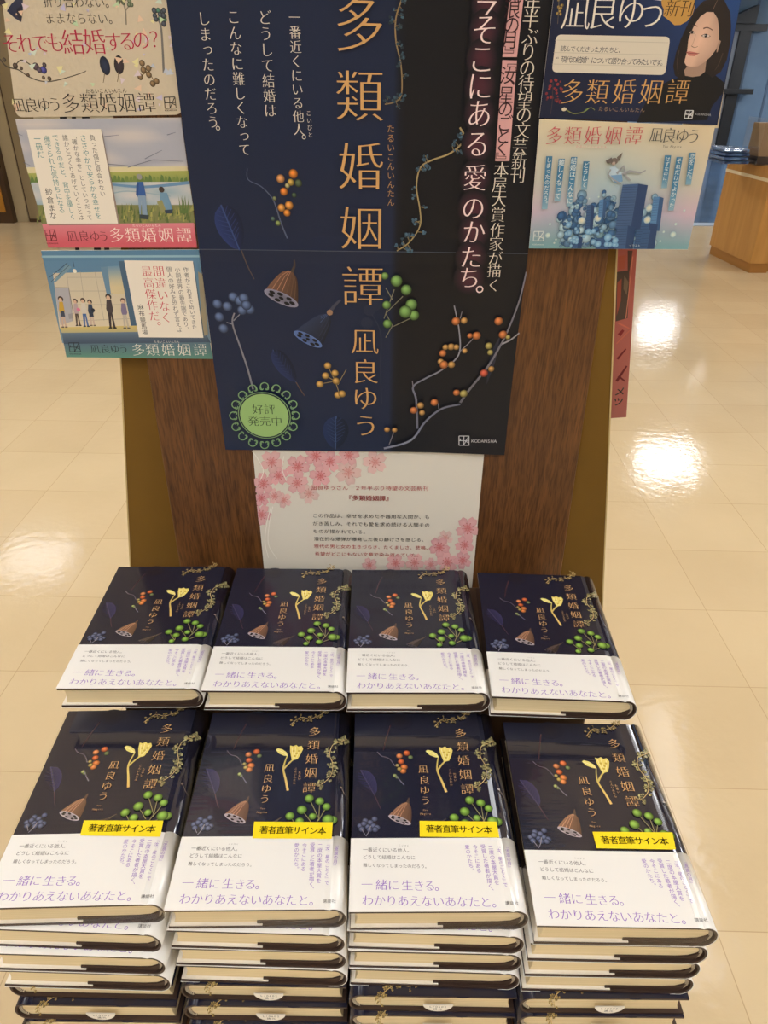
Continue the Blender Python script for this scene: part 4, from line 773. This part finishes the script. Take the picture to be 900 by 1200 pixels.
# --- cover print (front), measured on the third front book and the third back book
def cover_print():
    def wrap_(u, v, h):
        if u <= .1229: return Vector((u, v, BT+h))
        w = (u-.1229)/.0111; return Vector((.1229+(.0102+h+1e-4)*math.sin(w), v, BT/2+(BT/2+h+1e-4)*math.cos(w)))
    p = Print(wrap_, None, 8e-5, 1.5e-6)
    G = lambda x, y: LF3(420+x/5, 850+y/5)
    B = lambda x, y: LB3(400+x/4.737, 650+y/4.737)
    def mm(pts, f): return [f(*q) for q in pts]
    pass
    p.disc(B(270, 110), .0125, (34, 29, 36), 20, (30, 30, 48), 3, ry=.010); p.stroke(mm([(225, 125), (205, 170), (190, 215)], B), .0012, .0009, (70, 46, 50)); p.stroke(mm([(110, 155), (135, 180), (180, 195), (215, 240)], G), .0007, .0007, (110, 100, 106))
    for a, c, k in (((240, 180), (222, 128, 72), 3.0), ((283, 163), (220, 100, 48), 3.2), ((305, 188), (104, 118, 70), 2.4), ((250, 213), (216, 92, 40), 3.0), ((268, 245), (224, 118, 52), 3.3), ((262, 268), (226, 124, 56), 3.0), ((228, 235), (170, 150, 84), 1.9), ((240, 256), (176, 150, 70), 2.2), ((213, 295), (150, 158, 90), 2.0), ((226, 305), (120, 136, 78), 1.6)): p.berry(G(*a), k*.001, c)
    p.stroke(mm([(222, 295), (245, 325), (268, 350)], G), .0007, .0010, (108, 106, 118))
    # leaf at the left, seed pod, second dim pod
    p.leaf(G(12, 262), G(95, 410), .0160, (46, 44, 74), (68, 64, 92)); p.stroke(mm([(95, 410), (112, 450), (132, 492)], G), .0008, .0006, (84, 60, 64))
    def pod(apex, ra, rb, col, rim):
        A, Ra, Rb = Vector(apex), Vector(ra), Vector(rb); n = 9; Lf, Rt = [], []
        for i in range(n):
            t_ = i/8; k = .15+.85*(t_**.6); m_ = A+((Ra+Rb)/2-A)*t_; h = (Rb-Ra)/2*k; Lf.append(tuple(m_-h)); Rt.append(tuple(m_+h))
        p.raw(Lf+Rt, [(i, i+1, n+i+1, n+i) for i in range(n-1)], [sc(col, .95)]*n+[sc(col, .6)]*n)
        for g in (.15, .3, .45, .6, .75, .88): p.stroke([tuple(Vector(Lf[i])*(1-g)+Vector(Rt[i])*g) for i in range(0, 9, 2)], .0002, .0004, sc(col, 1.4 if g < .5 else .75))
        c_ = (Ra+Rb)/2; d = Rb-Ra; rot = math.atan2(d.y, d.x); p.disc(tuple(c_), d.length/2, sc(rim, .8), 20, rim, 2, ry=d.length*.15, rot=rot)
        for i in range(7): w = i/7*6.283; q = c_+d*.33*math.cos(w)+Vector((-d.y, d.x))*.085*math.sin(w); p.disc(tuple(q), d.length*.08, (26, 20, 22), 8, ry=d.length*.04, rot=rot)
    p.stroke(mm([(296, 425), (288, 458)], G), .0009, .003, (84, 66, 56)); pod(G(288, 455), G(176, 530), G(308, 580), (148, 108, 84), (172, 160, 164))
    p.stroke(mm([(470, 455), (440, 472)], B), .0008, .002, (84, 72, 62)); pod(B(440, 470), B(360, 497), B(420, 515), (74, 62, 58), (70, 64, 72))
    for a in ((10, 590), (40, 560), (95, 550), (70, 570), (55, 595), (88, 590), (110, 600), (20, 610), (66, 612), (98, 612), (32, 578)): p.berry(G(*a), .0027, (74, 82, 116))
    p.stroke(mm([(72, 590), (60, 625), (44, 650)], G), .0008, .0007, (128, 124, 130)); p.stroke(mm([(20, 610), (38, 640)], G), .0006, .0006, (128, 124, 130))
    # central flower
    p.stroke(mm([(468, 190), (462, 225), (463, 268), (490, 330), (515, 392)], G), .0010, .0022, (190, 176, 92), (222, 186, 110)); p.stroke(mm([(512, 205), (485, 235), (464, 265)], G), .0014, .0018, (200, 178, 100))
    p.poly(mm([(393, 152), (405, 144), (432, 150), (460, 168), (473, 190), (450, 188), (415, 174)], G), (226, 212, 122)); p.stroke(mm([(400, 154), (435, 166), (465, 186)], G), .0006, .0005, (244, 234, 172))
    p.poly(mm([(472, 127), (490, 132), (508, 124), (520, 134), (540, 130), (552, 148), (545, 178), (532, 208), (515, 212), (502, 218), (490, 190), (478, 160)], G), (228, 208, 112))
    for a in (((485, 140), (505, 205)), ((505, 135), (515, 205)), ((535, 142), (522, 205))): p.stroke(mm(a, G), .0007, .0005, (244, 232, 166), sm=False)
    for a in ((500, 160), (520, 175), (530, 160), (512, 190)): p.disc(G(*a), .0012, (196, 168, 72), 7)
    # twigs
    def twig(pts, w, col, lc, n, r, seed):
        rr = random.Random(seed); q = smooth(pts); p.stroke(pts, w, w*.8, col)
        for i in range(n):
            k = rr.randrange(1, len(q)-1); a = Vector(q[k]); t_ = Vector(q[k+1])-Vector(q[k-1]); nn = Vector((-t_.y, t_.x)).normalized()*rr.choice((-1, 1)); e = a+nn*r*rr.uniform(.7, 1.8)+t_.normalized()*r*rr.uniform(-1, 1); p.stroke([tuple(a), tuple(e)], w*.5, w*.4, sc(col, .85), sm=False)
            for j in range(4): p.disc((e.x+rr.uniform(-.6, .6)*r, e.y+rr.uniform(-.6, .6)*r), r*rr.uniform(.28, .5), sc(lc, rr.uniform(.7, 1.35)), 6)
    twig(mm([(800, 80), (765, 105), (722, 122), (714, 180), (745, 240), (748, 300), (722, 340), (686, 368)], G), .0007, (196, 172, 116), (134, 128, 88), 60, .0021, 5)
    twig(mm([(430, 132), (470, 105), (520, 110), (575, 88), (582, 66)], B), .0007, (190, 162, 108), (140, 120, 76), 34, .0017, 9)
    p.stroke(mm([(716, 355), (740, 375), (765, 385)], B), .0006, .0005, (120, 104, 92)); p.disc(B(716, 355), .0012, (128, 112, 96), 7)
    # green berries
    for a, c_ in (((580, 393), (640, 462)), ((630, 403), (640, 462)), ((665, 422), (640, 470)), ((556, 432), (612, 478)), ((507, 453), (560, 500)), ((690, 470), (640, 492)), ((555, 472), (560, 500)), ((640, 462), (620, 505))): p.stroke([B(*a), B(*c_)], .0007, .0007, (134, 128, 84), sm=False)
    for x, y, r in ((545, 504, 3.0), (615, 494, 3.6), (610, 455, 3.3), (665, 422, 3.6), (630, 403, 3.9), (580, 393, 4.0), (556, 432, 4.3), (507, 453, 3.9), (555, 472, 3.8), (705, 468, 3.8), (682, 467, 4.9)): p.berry(B(x, y), r*.001, (124, 172, 56))
    # title and author in gold
    GOLDB = (200, 158, 104)
    for ch, x, y in (('多', 598, 50), ('類', 609, 128), ('婚', 616, 210), ('姻', 627, 292), ('譚', 637, 378)): a = G(x, y); p.chars([(ch, *a)], .0118, GOLDB, 's')
    for ch, x, y in (('凪', 380, 262), ('良', 385, 325), ('ゆ', 388, 385), ('う', 392, 445)): a = G(x, y); p.chars([(ch, *a)], .0094, GOLDB, 's')
    p.line('Yuu', G(382, 500), G(402, 500), GOLDB, k=1.5, st='g', slant=.2); p.line('Nagira', G(368, 522), G(420, 522), GOLDB, k=1.7, st='g', slant=.2)
    p.line('たるい', G(563, 290), G(568, 325), GOLDB, k=.9, st='g', vert=True); p.line('こんいんたん', G(536, 268), G(544, 350), GOLDB, k=.9, st='g', vert=True)
    return p
def band_print():
    p = Print(lambda u, v, h: Vector((u, v, BT+.0005+h)), None, 8e-5, 1.5e-6)
    G = lambda x, y: LF3(420+x/5, 850+y/5); H = lambda x, y: LF3(400+x/3.75, 830+y/3.75)
    GR, PU = (96, 92, 90), (142, 104, 186)
    p.line('一番近くにいる他人。', G(40, 731), G(300, 736), GR, k=1.02); p.line('どうして結婚はこんなに', G(38, 774), G(320, 778), GR, k=1.02); p.line('難しくなってしまったのだろう。', G(40, 822), G(402, 830), GR, k=1.02); p.line('こいびと', G(243, 706), G(290, 708), GR, k=.7, st='g')
    p.chars([(c_, *G(x, y)) for c_, x, y in (('一', 50, 936), ('緒', 136, 938), ('に', 206, 940), ('生', 286, 941), ('き', 355, 944), ('る', 417, 944), ('。', 480, 944))], .0092, PU, 'm')
    p.line('わかりあえないあなたと。', G(55, 1029), G(815, 1040), PU, k=1.04)
    for s_, a, b_ in (('『流浪の月』', (727, 612), (741, 702)), ('『汝、星のごとく』で', (688, 608), (721, 778)), ('二度の本屋大賞を', (656, 614), (683, 768)), ('受賞した著者が描く、', (622, 610), (659, 806)), ('今そこにある', (588, 612), (604, 716)), ('愛のかたち。', (553, 612), (574, 716))):
        p.line(s_, H(*a), H(*b_), PU, k=1.0, vert=True, st='g')
    p.line('講談社', H(729, 858), H(769, 858), (92, 88, 88), k=.95, st='g')
    return p
def merge(pm, mb, mats, name):
    """shell + print as one mesh"""
    k = len(mats)-1; nv = len(mb.V); V = list(mb.V)+[tuple(v) for v in pm.V]; F = list(mb.F)+[tuple(nv+i for i in f) for f in pm.F]
    me = bpy.data.meshes.new(name); me.from_pydata(V, [], F)
    for x in mats: me.materials.append(x)
    me.polygons.foreach_set('material_index', list(mb.M)+[k]*len(pm.F)); me.polygons.foreach_set('use_smooth', [i_ < 29 and i_ > 3 for i_ in range(len(F))]); at = me.color_attributes.new('ink', 'FLOAT_COLOR', 'CORNER')
    at.data.foreach_set('color', [1.0]*(4*sum(len(f) for f in mb.F))+[x for f in pm.Cc for c_ in f for x in c_]); me.update(); return me
OUT, INN = profile(0), inner()
mb = MB(); shell(mb, OUT, INN, 0, BLEN, 0, 1); JMESH = merge(cover_print(), mb, [JACKET, BOARD, INK_JACKET], 'dust_jacket')
mb = MB(); shell(mb, profile(.00045), profile(.00008), -.0002, YBAND, 0, 0); BMESH = merge(band_print(), mb, [BAND, INK_BAND], 'paper_band')
# page block: flat boards' inside, rounded at the spine, hollow at the fore-edge
def block(y0, y1):
    P_ = [(.0035, BT-TB-.0002)]+[(.1221, BT-TB-.0002)]
    for i in range(1, 10): w = math.pi/2-math.pi*i/10; P_.append((.1221+.0085*math.cos(w), BT/2+(BT/2-TB-.0002)*math.sin(w)))
    P_ += [(.1221, TB+.0002), (.0035, TB+.0002)]+[(.0035+.0022*math.sin(math.pi*i/8), TB+.0002+(BT-2*TB-.0004)*i/8) for i in range(1, 8)]
    m_ = MB(); m_.prism([(x, y0, z) for x, z in P_][::-1], (0, y1-y0, 0)); return m_
PMESH = block(.0032, BLEN-.0032).mesh('page_block', PAGES)
mb = MB(); mb.box(.0005, .070, .0008, YBAND-.002, TB, TB+.0011); FMESH = mb.mesh('band_flap', FLAP)
mb = MB(); mb.prism([(.066, .0018, TB), (.066, .0018, TB+.0032), (.112, .0018, TB+.0036), (.121, .0018, TB+.0046), (.1262, .0018, TB+.0075), (.1287, .0018, BT/2), (.1272, .0018, TB+.003), (.124, .0018, TB)], (0, .0013, 0)); EMESH = mb.mesh('endpaper', BOARD)
def hb(y0):
    mb_ = MB(); A = []; B_ = []
    for i in range(1, 10): w = math.pi/2-math.pi*i/10; A.append((.1221+.0083*math.cos(w), BT/2+(BT/2-TB-.0006)*math.sin(w))); B_.append((.1221+.0058*math.cos(w), BT/2+(BT/2-TB-.0016)*math.sin(w)))
    q = A+B_[::-1]; mb_.prism([(x, y0, z) for x, z in q], (0, .0012, 0)); return mb_.mesh('headband', HEADB)
H1, H2 = hb(.0019), hb(BLEN-.0031)
# shrink film round the top front books
mb = MB(); O = profile(.0009); O = O+[O[0]]; n = len(O)
V = [(x, -.0012, z) for x, z in O[:-1]]+[(x, BLEN+.0012, z) for x, z in O[:-1]]; n = len(O)-1
mb.add(V, [(n-1, 0, n, 2*n-1), tuple(range(n))[::-1], tuple(range(n, 2*n))]); WMESH = mb.mesh('shrink_wrap', FILM)   # the ends and the fore-edge, where the film stands free; on the cover it clings as its glossy coat
def coated(m):
    c_ = m.copy(); c_.name = m.name+'_under_film'; N, L, b = nt(c_); b.inputs['Coat Weight'].default_value = 1; b.inputs['Coat Roughness'].default_value = .05; b.inputs['Coat IOR'].default_value = 1.5
    tc = N.new('ShaderNodeTexCoord'); mp = N.new('ShaderNodeMapping'); mp.inputs['Scale'].default_value = (16, 260, 1); mp.inputs['Rotation'].default_value = (0, 0, .35)
    oi = N.new('ShaderNodeObjectInfo'); ws = N.new('ShaderNodeMath'); ws.operation = 'MULTIPLY'; ws.inputs[1].default_value = 37
    nz = N.new('ShaderNodeTexNoise'); nz.inputs['Scale'].default_value = 1; nz.inputs['Detail'].default_value = 0
    big = N.new('ShaderNodeTexNoise'); big.noise_dimensions = '4D'; big.inputs['Scale'].default_value = 14; big.inputs['Detail'].default_value = 1
    msk = N.new('ShaderNodeTexNoise'); msk.noise_dimensions = '4D'; msk.inputs['Scale'].default_value = 19; msk.inputs['Detail'].default_value = 0
    rm = N.new('ShaderNodeMapRange'); rm.inputs[1].default_value = .54; rm.inputs[2].default_value = .68; mu = N.new('ShaderNodeMath'); mu.operation = 'MULTIPLY'
    ad = N.new('ShaderNodeMath'); ad.operation = 'MULTIPLY_ADD'; ad.inputs[1].default_value = .3; bp = N.new('ShaderNodeBump'); bp.inputs['Strength'].default_value = .6; bp.inputs['Distance'].default_value = .002
    L.new(oi.outputs['Random'], ws.inputs[0]); L.new(ws.outputs[0], big.inputs['W']); L.new(ws.outputs[0], msk.inputs['W'])
    L.new(tc.outputs['Object'], mp.inputs[0]); L.new(mp.outputs[0], nz.inputs['Vector']); L.new(tc.outputs['Object'], big.inputs['Vector']); L.new(tc.outputs['Object'], msk.inputs['Vector'])
    L.new(msk.outputs[0], rm.inputs[0]); L.new(rm.outputs[0], mu.inputs[0]); L.new(nz.outputs[0], mu.inputs[1]); L.new(mu.outputs[0], ad.inputs[0]); L.new(big.outputs[0], ad.inputs[2]); L.new(ad.outputs[0], bp.inputs['Height']); L.new(bp.outputs[0], b.inputs['Coat Normal'])
    return c_
JWRAP, BWRAP = JMESH.copy(), BMESH.copy()
for me_ in (JWRAP, BWRAP):
    for i_, m_ in enumerate(list(me_.materials)):
        if m_ is not BOARD: me_.materials[i_] = coated(m_)
def sticker(fi, q4):
    f = local(FRONT[fi], ZF); p = Print(lambda u, v, h: Vector((u, v, BT+.0010+h)), lambda x, y: f(x, y), .0002, 1e-6)
    p.card(q4, .00015, 2, 2, (240, 212, 30), (230, 206, 40)); a, b_, c, d = [Vector(k) for k in q4]
    g = lambda x, y: tuple((a*(1-x)+b_*x)*(1-y)+(d*(1-x)+c*x)*y)
    p.line('著者直筆サイン本', g(.135, .5), g(.87, .53), (34, 30, 24), k=1.12, st='b', sx=.98); return p.mesh('signed_copy_sticker', INK_PLAIN)
STK = [sticker(0, [(98.6, 962.5), (191.7, 962.8), (188, 981.5), (94.4, 980)]), sticker(1, [(298, 963.9), (390, 964.7), (388.7, 983.9), (295.9, 983.3)]), sticker(2, [(491.6, 963), (581.6, 964), (585, 982.4), (492, 981.4)]), sticker(3, [(694, 975.7), (787.5, 976.6), (791.7, 996.6), (699, 995)])]
# sales slip tab hanging out of the head of the turned books
p = Print(lambda u, v, h: Vector((u, BLEN+.0016+h, v)), None, .0004, 1e-6)
ring = [(.012*math.cos(w), -.0115*math.sin(w)*.9+.0155) for w in [math.pi*i/14 for i in range(15)]]
p.raw(ring, [tuple(range(15))], (232, 226, 214), .0004); p.solid([(x, BLEN+.0014, z) for x, z in ring], [tuple(range(15))[::-1]], (232, 226, 214))
p.up(20)
keepf = p.f; p.f = lambda u, v, h: Vector((-u, BLEN+.0016+h, v)); p.line('L/0602', (-.0058, .0122), (.0058, .0122), (40, 38, 38), size=.0034, st='g'); p.line('講元', (-.002, .0086), (.002, .0086), (60, 58, 58), size=.0032, st='g'); SMESH = p.mesh('sales_slip', INK_PLAIN)

def make_book(label, loc, rz, wrap=None, turned=False, slip=None):
    r = empty('hardcover_book', label, 'book', loc, rz, 'copies of the navy hardcover on the display table')
    for nm, me in (('dust_jacket', JMESH if wrap is None else JWRAP), ('paper_band', BMESH if wrap is None else BWRAP), ('page_block', PMESH), ('band_flap', FMESH), ('endpaper', EMESH), ('headband', H1), ('headband', H2)): link(nm, me, r)
    if wrap is not None: link('shrink_wrap', WMESH, r)['label'] = 'clear shrink film'; link('signed_copy_sticker', STK[wrap], r)['label'] = 'yellow sticker'
    if slip is not None: o_ = link('sales_slip', SMESH, r); o_.location = (slip, 0, 0); o_['label'] = 'white rounded slip tab'
    return r
ORD = ('leftmost', 'second from left', 'third from left', 'rightmost')
for i, (a, rz) in enumerate(BACK):
    make_book('unwrapped navy book in the back row by the stand, '+ORD[i], (a.x, a.y, ZB-BT), rz)
for i, (a, rz) in enumerate(FRONT):
    make_book('shrink wrapped top book with yellow sticker on front stack, '+ORD[i], (a.x, a.y, ZF-BT), rz, wrap=i)
# lower books of the four front stacks: near top edge in the photo (x at its left end, y), turn in degrees
LOW = [[((-1, 1088), 1.5), ((-3, 1117), 1.0), ((11, 1137), 1.0), ((30, 1150), 0.5), ((44, 1177), .2), ((58, 1196), 0)],
       [((200, 1090), 1.0), ((208, 1111), 0.8), ((217, 1131), 1.2), ((226, 1153), .5), ((231, 1178), .2), ((236, 1201), .2)],
       [((409, 1091), 1.2), ((410, 1114), .7), ((411, 1135), 1.1), ((413, 1166), .3), ((416, 1189), .2), ((418, 1208), .2)],
       [((622, 1105), .6), ((616, 1124), .4), ((612, 1142), .6), ((610, 1169), -.1), ((606, 1190), 0), ((604, 1209), 0)]]
NUM = ('second', 'third', 'fourth', 'fifth', 'sixth', 'seventh')
for i, st_ in enumerate(LOW):
    for k, (pp, deg) in enumerate(st_):
        zt = ZF-BT*(k+1); q = on_z(pp[0], pp[1], zt); rz = -math.radians(deg)
        q.x = FRONT[i][0].x + (-.004, -.0012, -.0015, -.0018)[i] + (k % 3)*.0005
        if k < 3:
            make_book('%s book from the top, white band outward, in front stack %s' % (NUM[k], ORD[i]), (q.x, q.y, zt-BT), rz)
        else:
            rz += math.pi; d = Vector((BW, BLEN, 0)); d.rotate(Matrix.Rotation(rz, 3, 'Z')); loc = Vector((q.x, q.y, zt-BT))
            e = Vector((BW, BLEN, 0)); e.rotate(Matrix.Rotation(rz, 3, 'Z')); loc = loc-e
            make_book('%s book from the top, dark head outward, in front stack %s' % (NUM[k], ORD[i]), loc, rz, slip=.062 if not (i == 0 and k == 3) else None)

# ================================================================== BACKGROUND RIGHT
def flat_at(px, py): return on_z(px, py, 0)
cf = flat_at(876, 320); cl = flat_at(829, 297)
CH = on_y(883, 196, cf.y).z
t = empty('sales_counter', 'honey oak counter with a cream stripe at the right edge', 'counter', (cf.x, cf.y, 0))
dl = cl-cf; ln = dl.length
m = MB(); base = [(0, 0, .07), (.16, 0, .07), (.16, .06, .07), (2.4, .06, .07), (2.4, dl.y, .07), (dl.x, dl.y, .07)]; m.prism(base[::-1], (0, 0, CH-.07)); m.build('counter_body', OAK, t)
m = MB(); m.prism([(.012, .012, 0), (.15, .012, 0), (.15, .07, 0), (2.4, .07, 0), (2.4, dl.y-.012, 0), (dl.x+.012, dl.y-.012, 0)][::-1], (0, 0, .07)); m.build('plinth', OAK_DARK, t)
m = MB(); m.prism([(-.003, -.003, CH-.10), (.163, -.003, CH-.10), (.163, .057, CH-.10), (2.4, .057, CH-.10), (2.4, dl.y+.003, CH-.10), (dl.x-.003, dl.y+.003, CH-.10)][::-1], (0, 0, .022)); m.build('stripe', CREAM, t)
# blue packets in clear bags on the counter
PACK = two_tone(mat('blue_packet_print', (40, 66, 120), .35), (30, 48, 96), (92, 128, 176), 24, (1, 1, 1))
rr = random.Random(5)
for i in range(4):
    x, y, z = on_y(856, 180, cf.y+.3).x+rr.uniform(-.015, .015), cf.y+.32+rr.uniform(-.03, .03), CH+i*.026
    r = empty('wrapped_packet', '%s of the blue packets in clear bags on the oak counter' % ('lowest', 'second lowest', 'second highest', 'topmost')[i], 'packet', (x, y, z), rr.uniform(-.12, .12), 'blue packets on the counter')
    m = MB(); m.box(-.09, .09, -.15, .15, .002, .022); m.build('packet', PACK, r, bevel=.004)
    g = 9; m = MB(); V = []
    for a in range(g):
        for b_ in range(g):
            u, v = a/(g-1)-.5, b_/(g-1)-.5; e = max(abs(u), abs(v))*2; V.append((u*.20, v*.33, (.0235 if e < .98 else .012)+(rr.uniform(0, .003) if i < 3 else rr.uniform(0, .006))*(e < .98)))
    m.add(V, [(a*g+b_, (a+1)*g+b_, (a+1)*g+b_+1, a*g+b_+1) for a in range(g-1) for b_ in range(g-1)]); m.build('clear_bag', BAG, r)['label'] = 'crinkled clear bag'
# acrylic case with a brown box
ax, ay = on_y(884, 200, cf.y+.12).x, cf.y+.02
t = empty('acrylic_display_case', 'clear acrylic display case on the oak counter', 'display case', (ax, ay+.1, CH))
m = MB(); m.box(0, .5, 0, .004, 0, .30); m.build('front_pane', ACRYLIC, t)
m = MB(); m.box(0, .004, .004, .3, 0, .30); m.build('side_pane', ACRYLIC, t)
m = MB(); m.box(0, .5, .004, .3, 0, .004); m.build('base', ACRYLIC, t)
BOX = mat('brown_box_card', (128, 100, 62), .5); BOXD = mat('dark_box_card', (58, 46, 40), .5)
t = empty('brown_box', 'sloping brown box with dark base inside the acrylic case', 'box', (ax+.03, ay+.16, CH+.004))
m = MB(); m.box(0, .36, 0, .2, 0, .05); m.build('base', BOXD, t)
m = MB(); m.prism([(0, 0, .05), (0, .2, .05), (0, .2, .26), (0, .12, .26)], (.36, 0, 0)); m.build('box_body', BOX, t)
# far end: grey-blue wall with a black framed door, blue glossy floor before it
wy = 14.8
BFLOOR = two_tone(mat('blue_glossy_floor', (84, 112, 146), .12, .5), (74, 102, 136), (96, 124, 156), 3, (1, 1, 1)); fy = flat_at(830, 262).y
m = MB(); m.box(2.6, 8.95, fy, wy, .0005, .004); tag(m.build('floor_blue', BFLOOR), kind='structure')
m = MB(); m.box(2.6, 8.95, fy-.16, fy, .0005, .008); tag(m.build('trim_1', mat('pale_threshold_strip', (176, 190, 206), .25)), kind='structure')
m = MB(); m.box(1.5, 8.95, wy, wy+.1, 0, CEIL); tag(m.build('wall_centre', BLUEM), kind='structure')
m = MB()
for px in (866, 897):
    x = on_y(px, 110, wy).x; m.box(x-.02, x+.02, wy-.012, wy-.0005, .1, CEIL)
tag(m.build('trim_2', mat('panel_seam', (84, 104, 126), .5)), kind='structure')
def pw_(px, py, y=14.7): q = on_y(px, py, y); return (q.x, q.z)
xa, za = pw_(842, 178); xb, zb = pw_(876, 28)
dr = tag(empty('door_1', loc=(xa, 14.7, 0)), kind='structure')
m = MB(); m.box(-.10, .10, -.05, .05, .005, zb); m.build('door_frame', BLACK, dr, bevel=.008)
m = MB(); m.box(-1.3, -.10, -.02, .02, .005, zb-.1); m.build('door_leaf', GREYM, dr)['label'] = 'grey door leaf'
zp = pw_(856, 107)[1]
m = MB(); m.box(-1.1, .32, -.14, -.08, zp-.04, zp+.04); m.box(.24, .32, -.09, 0.09, zp-.04, zp+.04); m.build('push_bar', BLACK, dr, bevel=.008)
m = MB(); m.box(-1.3, .34, -.06, .06, zb-.1, zb); m.build('door_head', BLACK, dr)
m = MB(); m.prism([(-.5, -.12, zb), (.10, -.12, zb), (.10, -.12, zb+.26)], (0, .2, 0)); m.build('door_closer', BLACK, dr)

# ================================================================== BACKGROUND LEFT
s1 = flat_at(34.7, 260); s0 = on_y(18.7, 264, 7.45); s0.x = s1.x-.113
t = empty('tall_cabinet', 'tan tall cabinet standing behind the left cards', 'cabinet', (s1.x, s1.y, 0))
m = MB(); m.box(.012, 1.5, 0, .5, 0, 2.3); m.build('cabinet_body', TAN, t)
m = MB(); m.box(-.11, 0, -.01, .5, 0, 2.3); m.build('end_panel', TANL, t)['label'] = 'pale end panel'
m = MB(); m.box(-.0005, .0125, .005, .5, 0, 2.3); m.box(.012, 1.5, -.008, -.0005, 0, .03); m.build('shadow_gap', BROWN, t)
t = empty('low_amber_cabinet', 'dark brown cabinet with amber front at far left edge', 'cabinet', (s0.x, s0.y, 0))
m = MB(); m.box(-1.4, .0, 0, .45, .0, 1.5); m.build('frame', BROWN, t)
m = MB(); m.box(-1.33, -.05, -.012, 0, .10, 1.45); m.build('front_panel', AMBER, t)['label'] = 'amber front panel'

for o_ in (_to,): bpy.data.objects.remove(o_)
bpy.data.curves.remove(_tc)
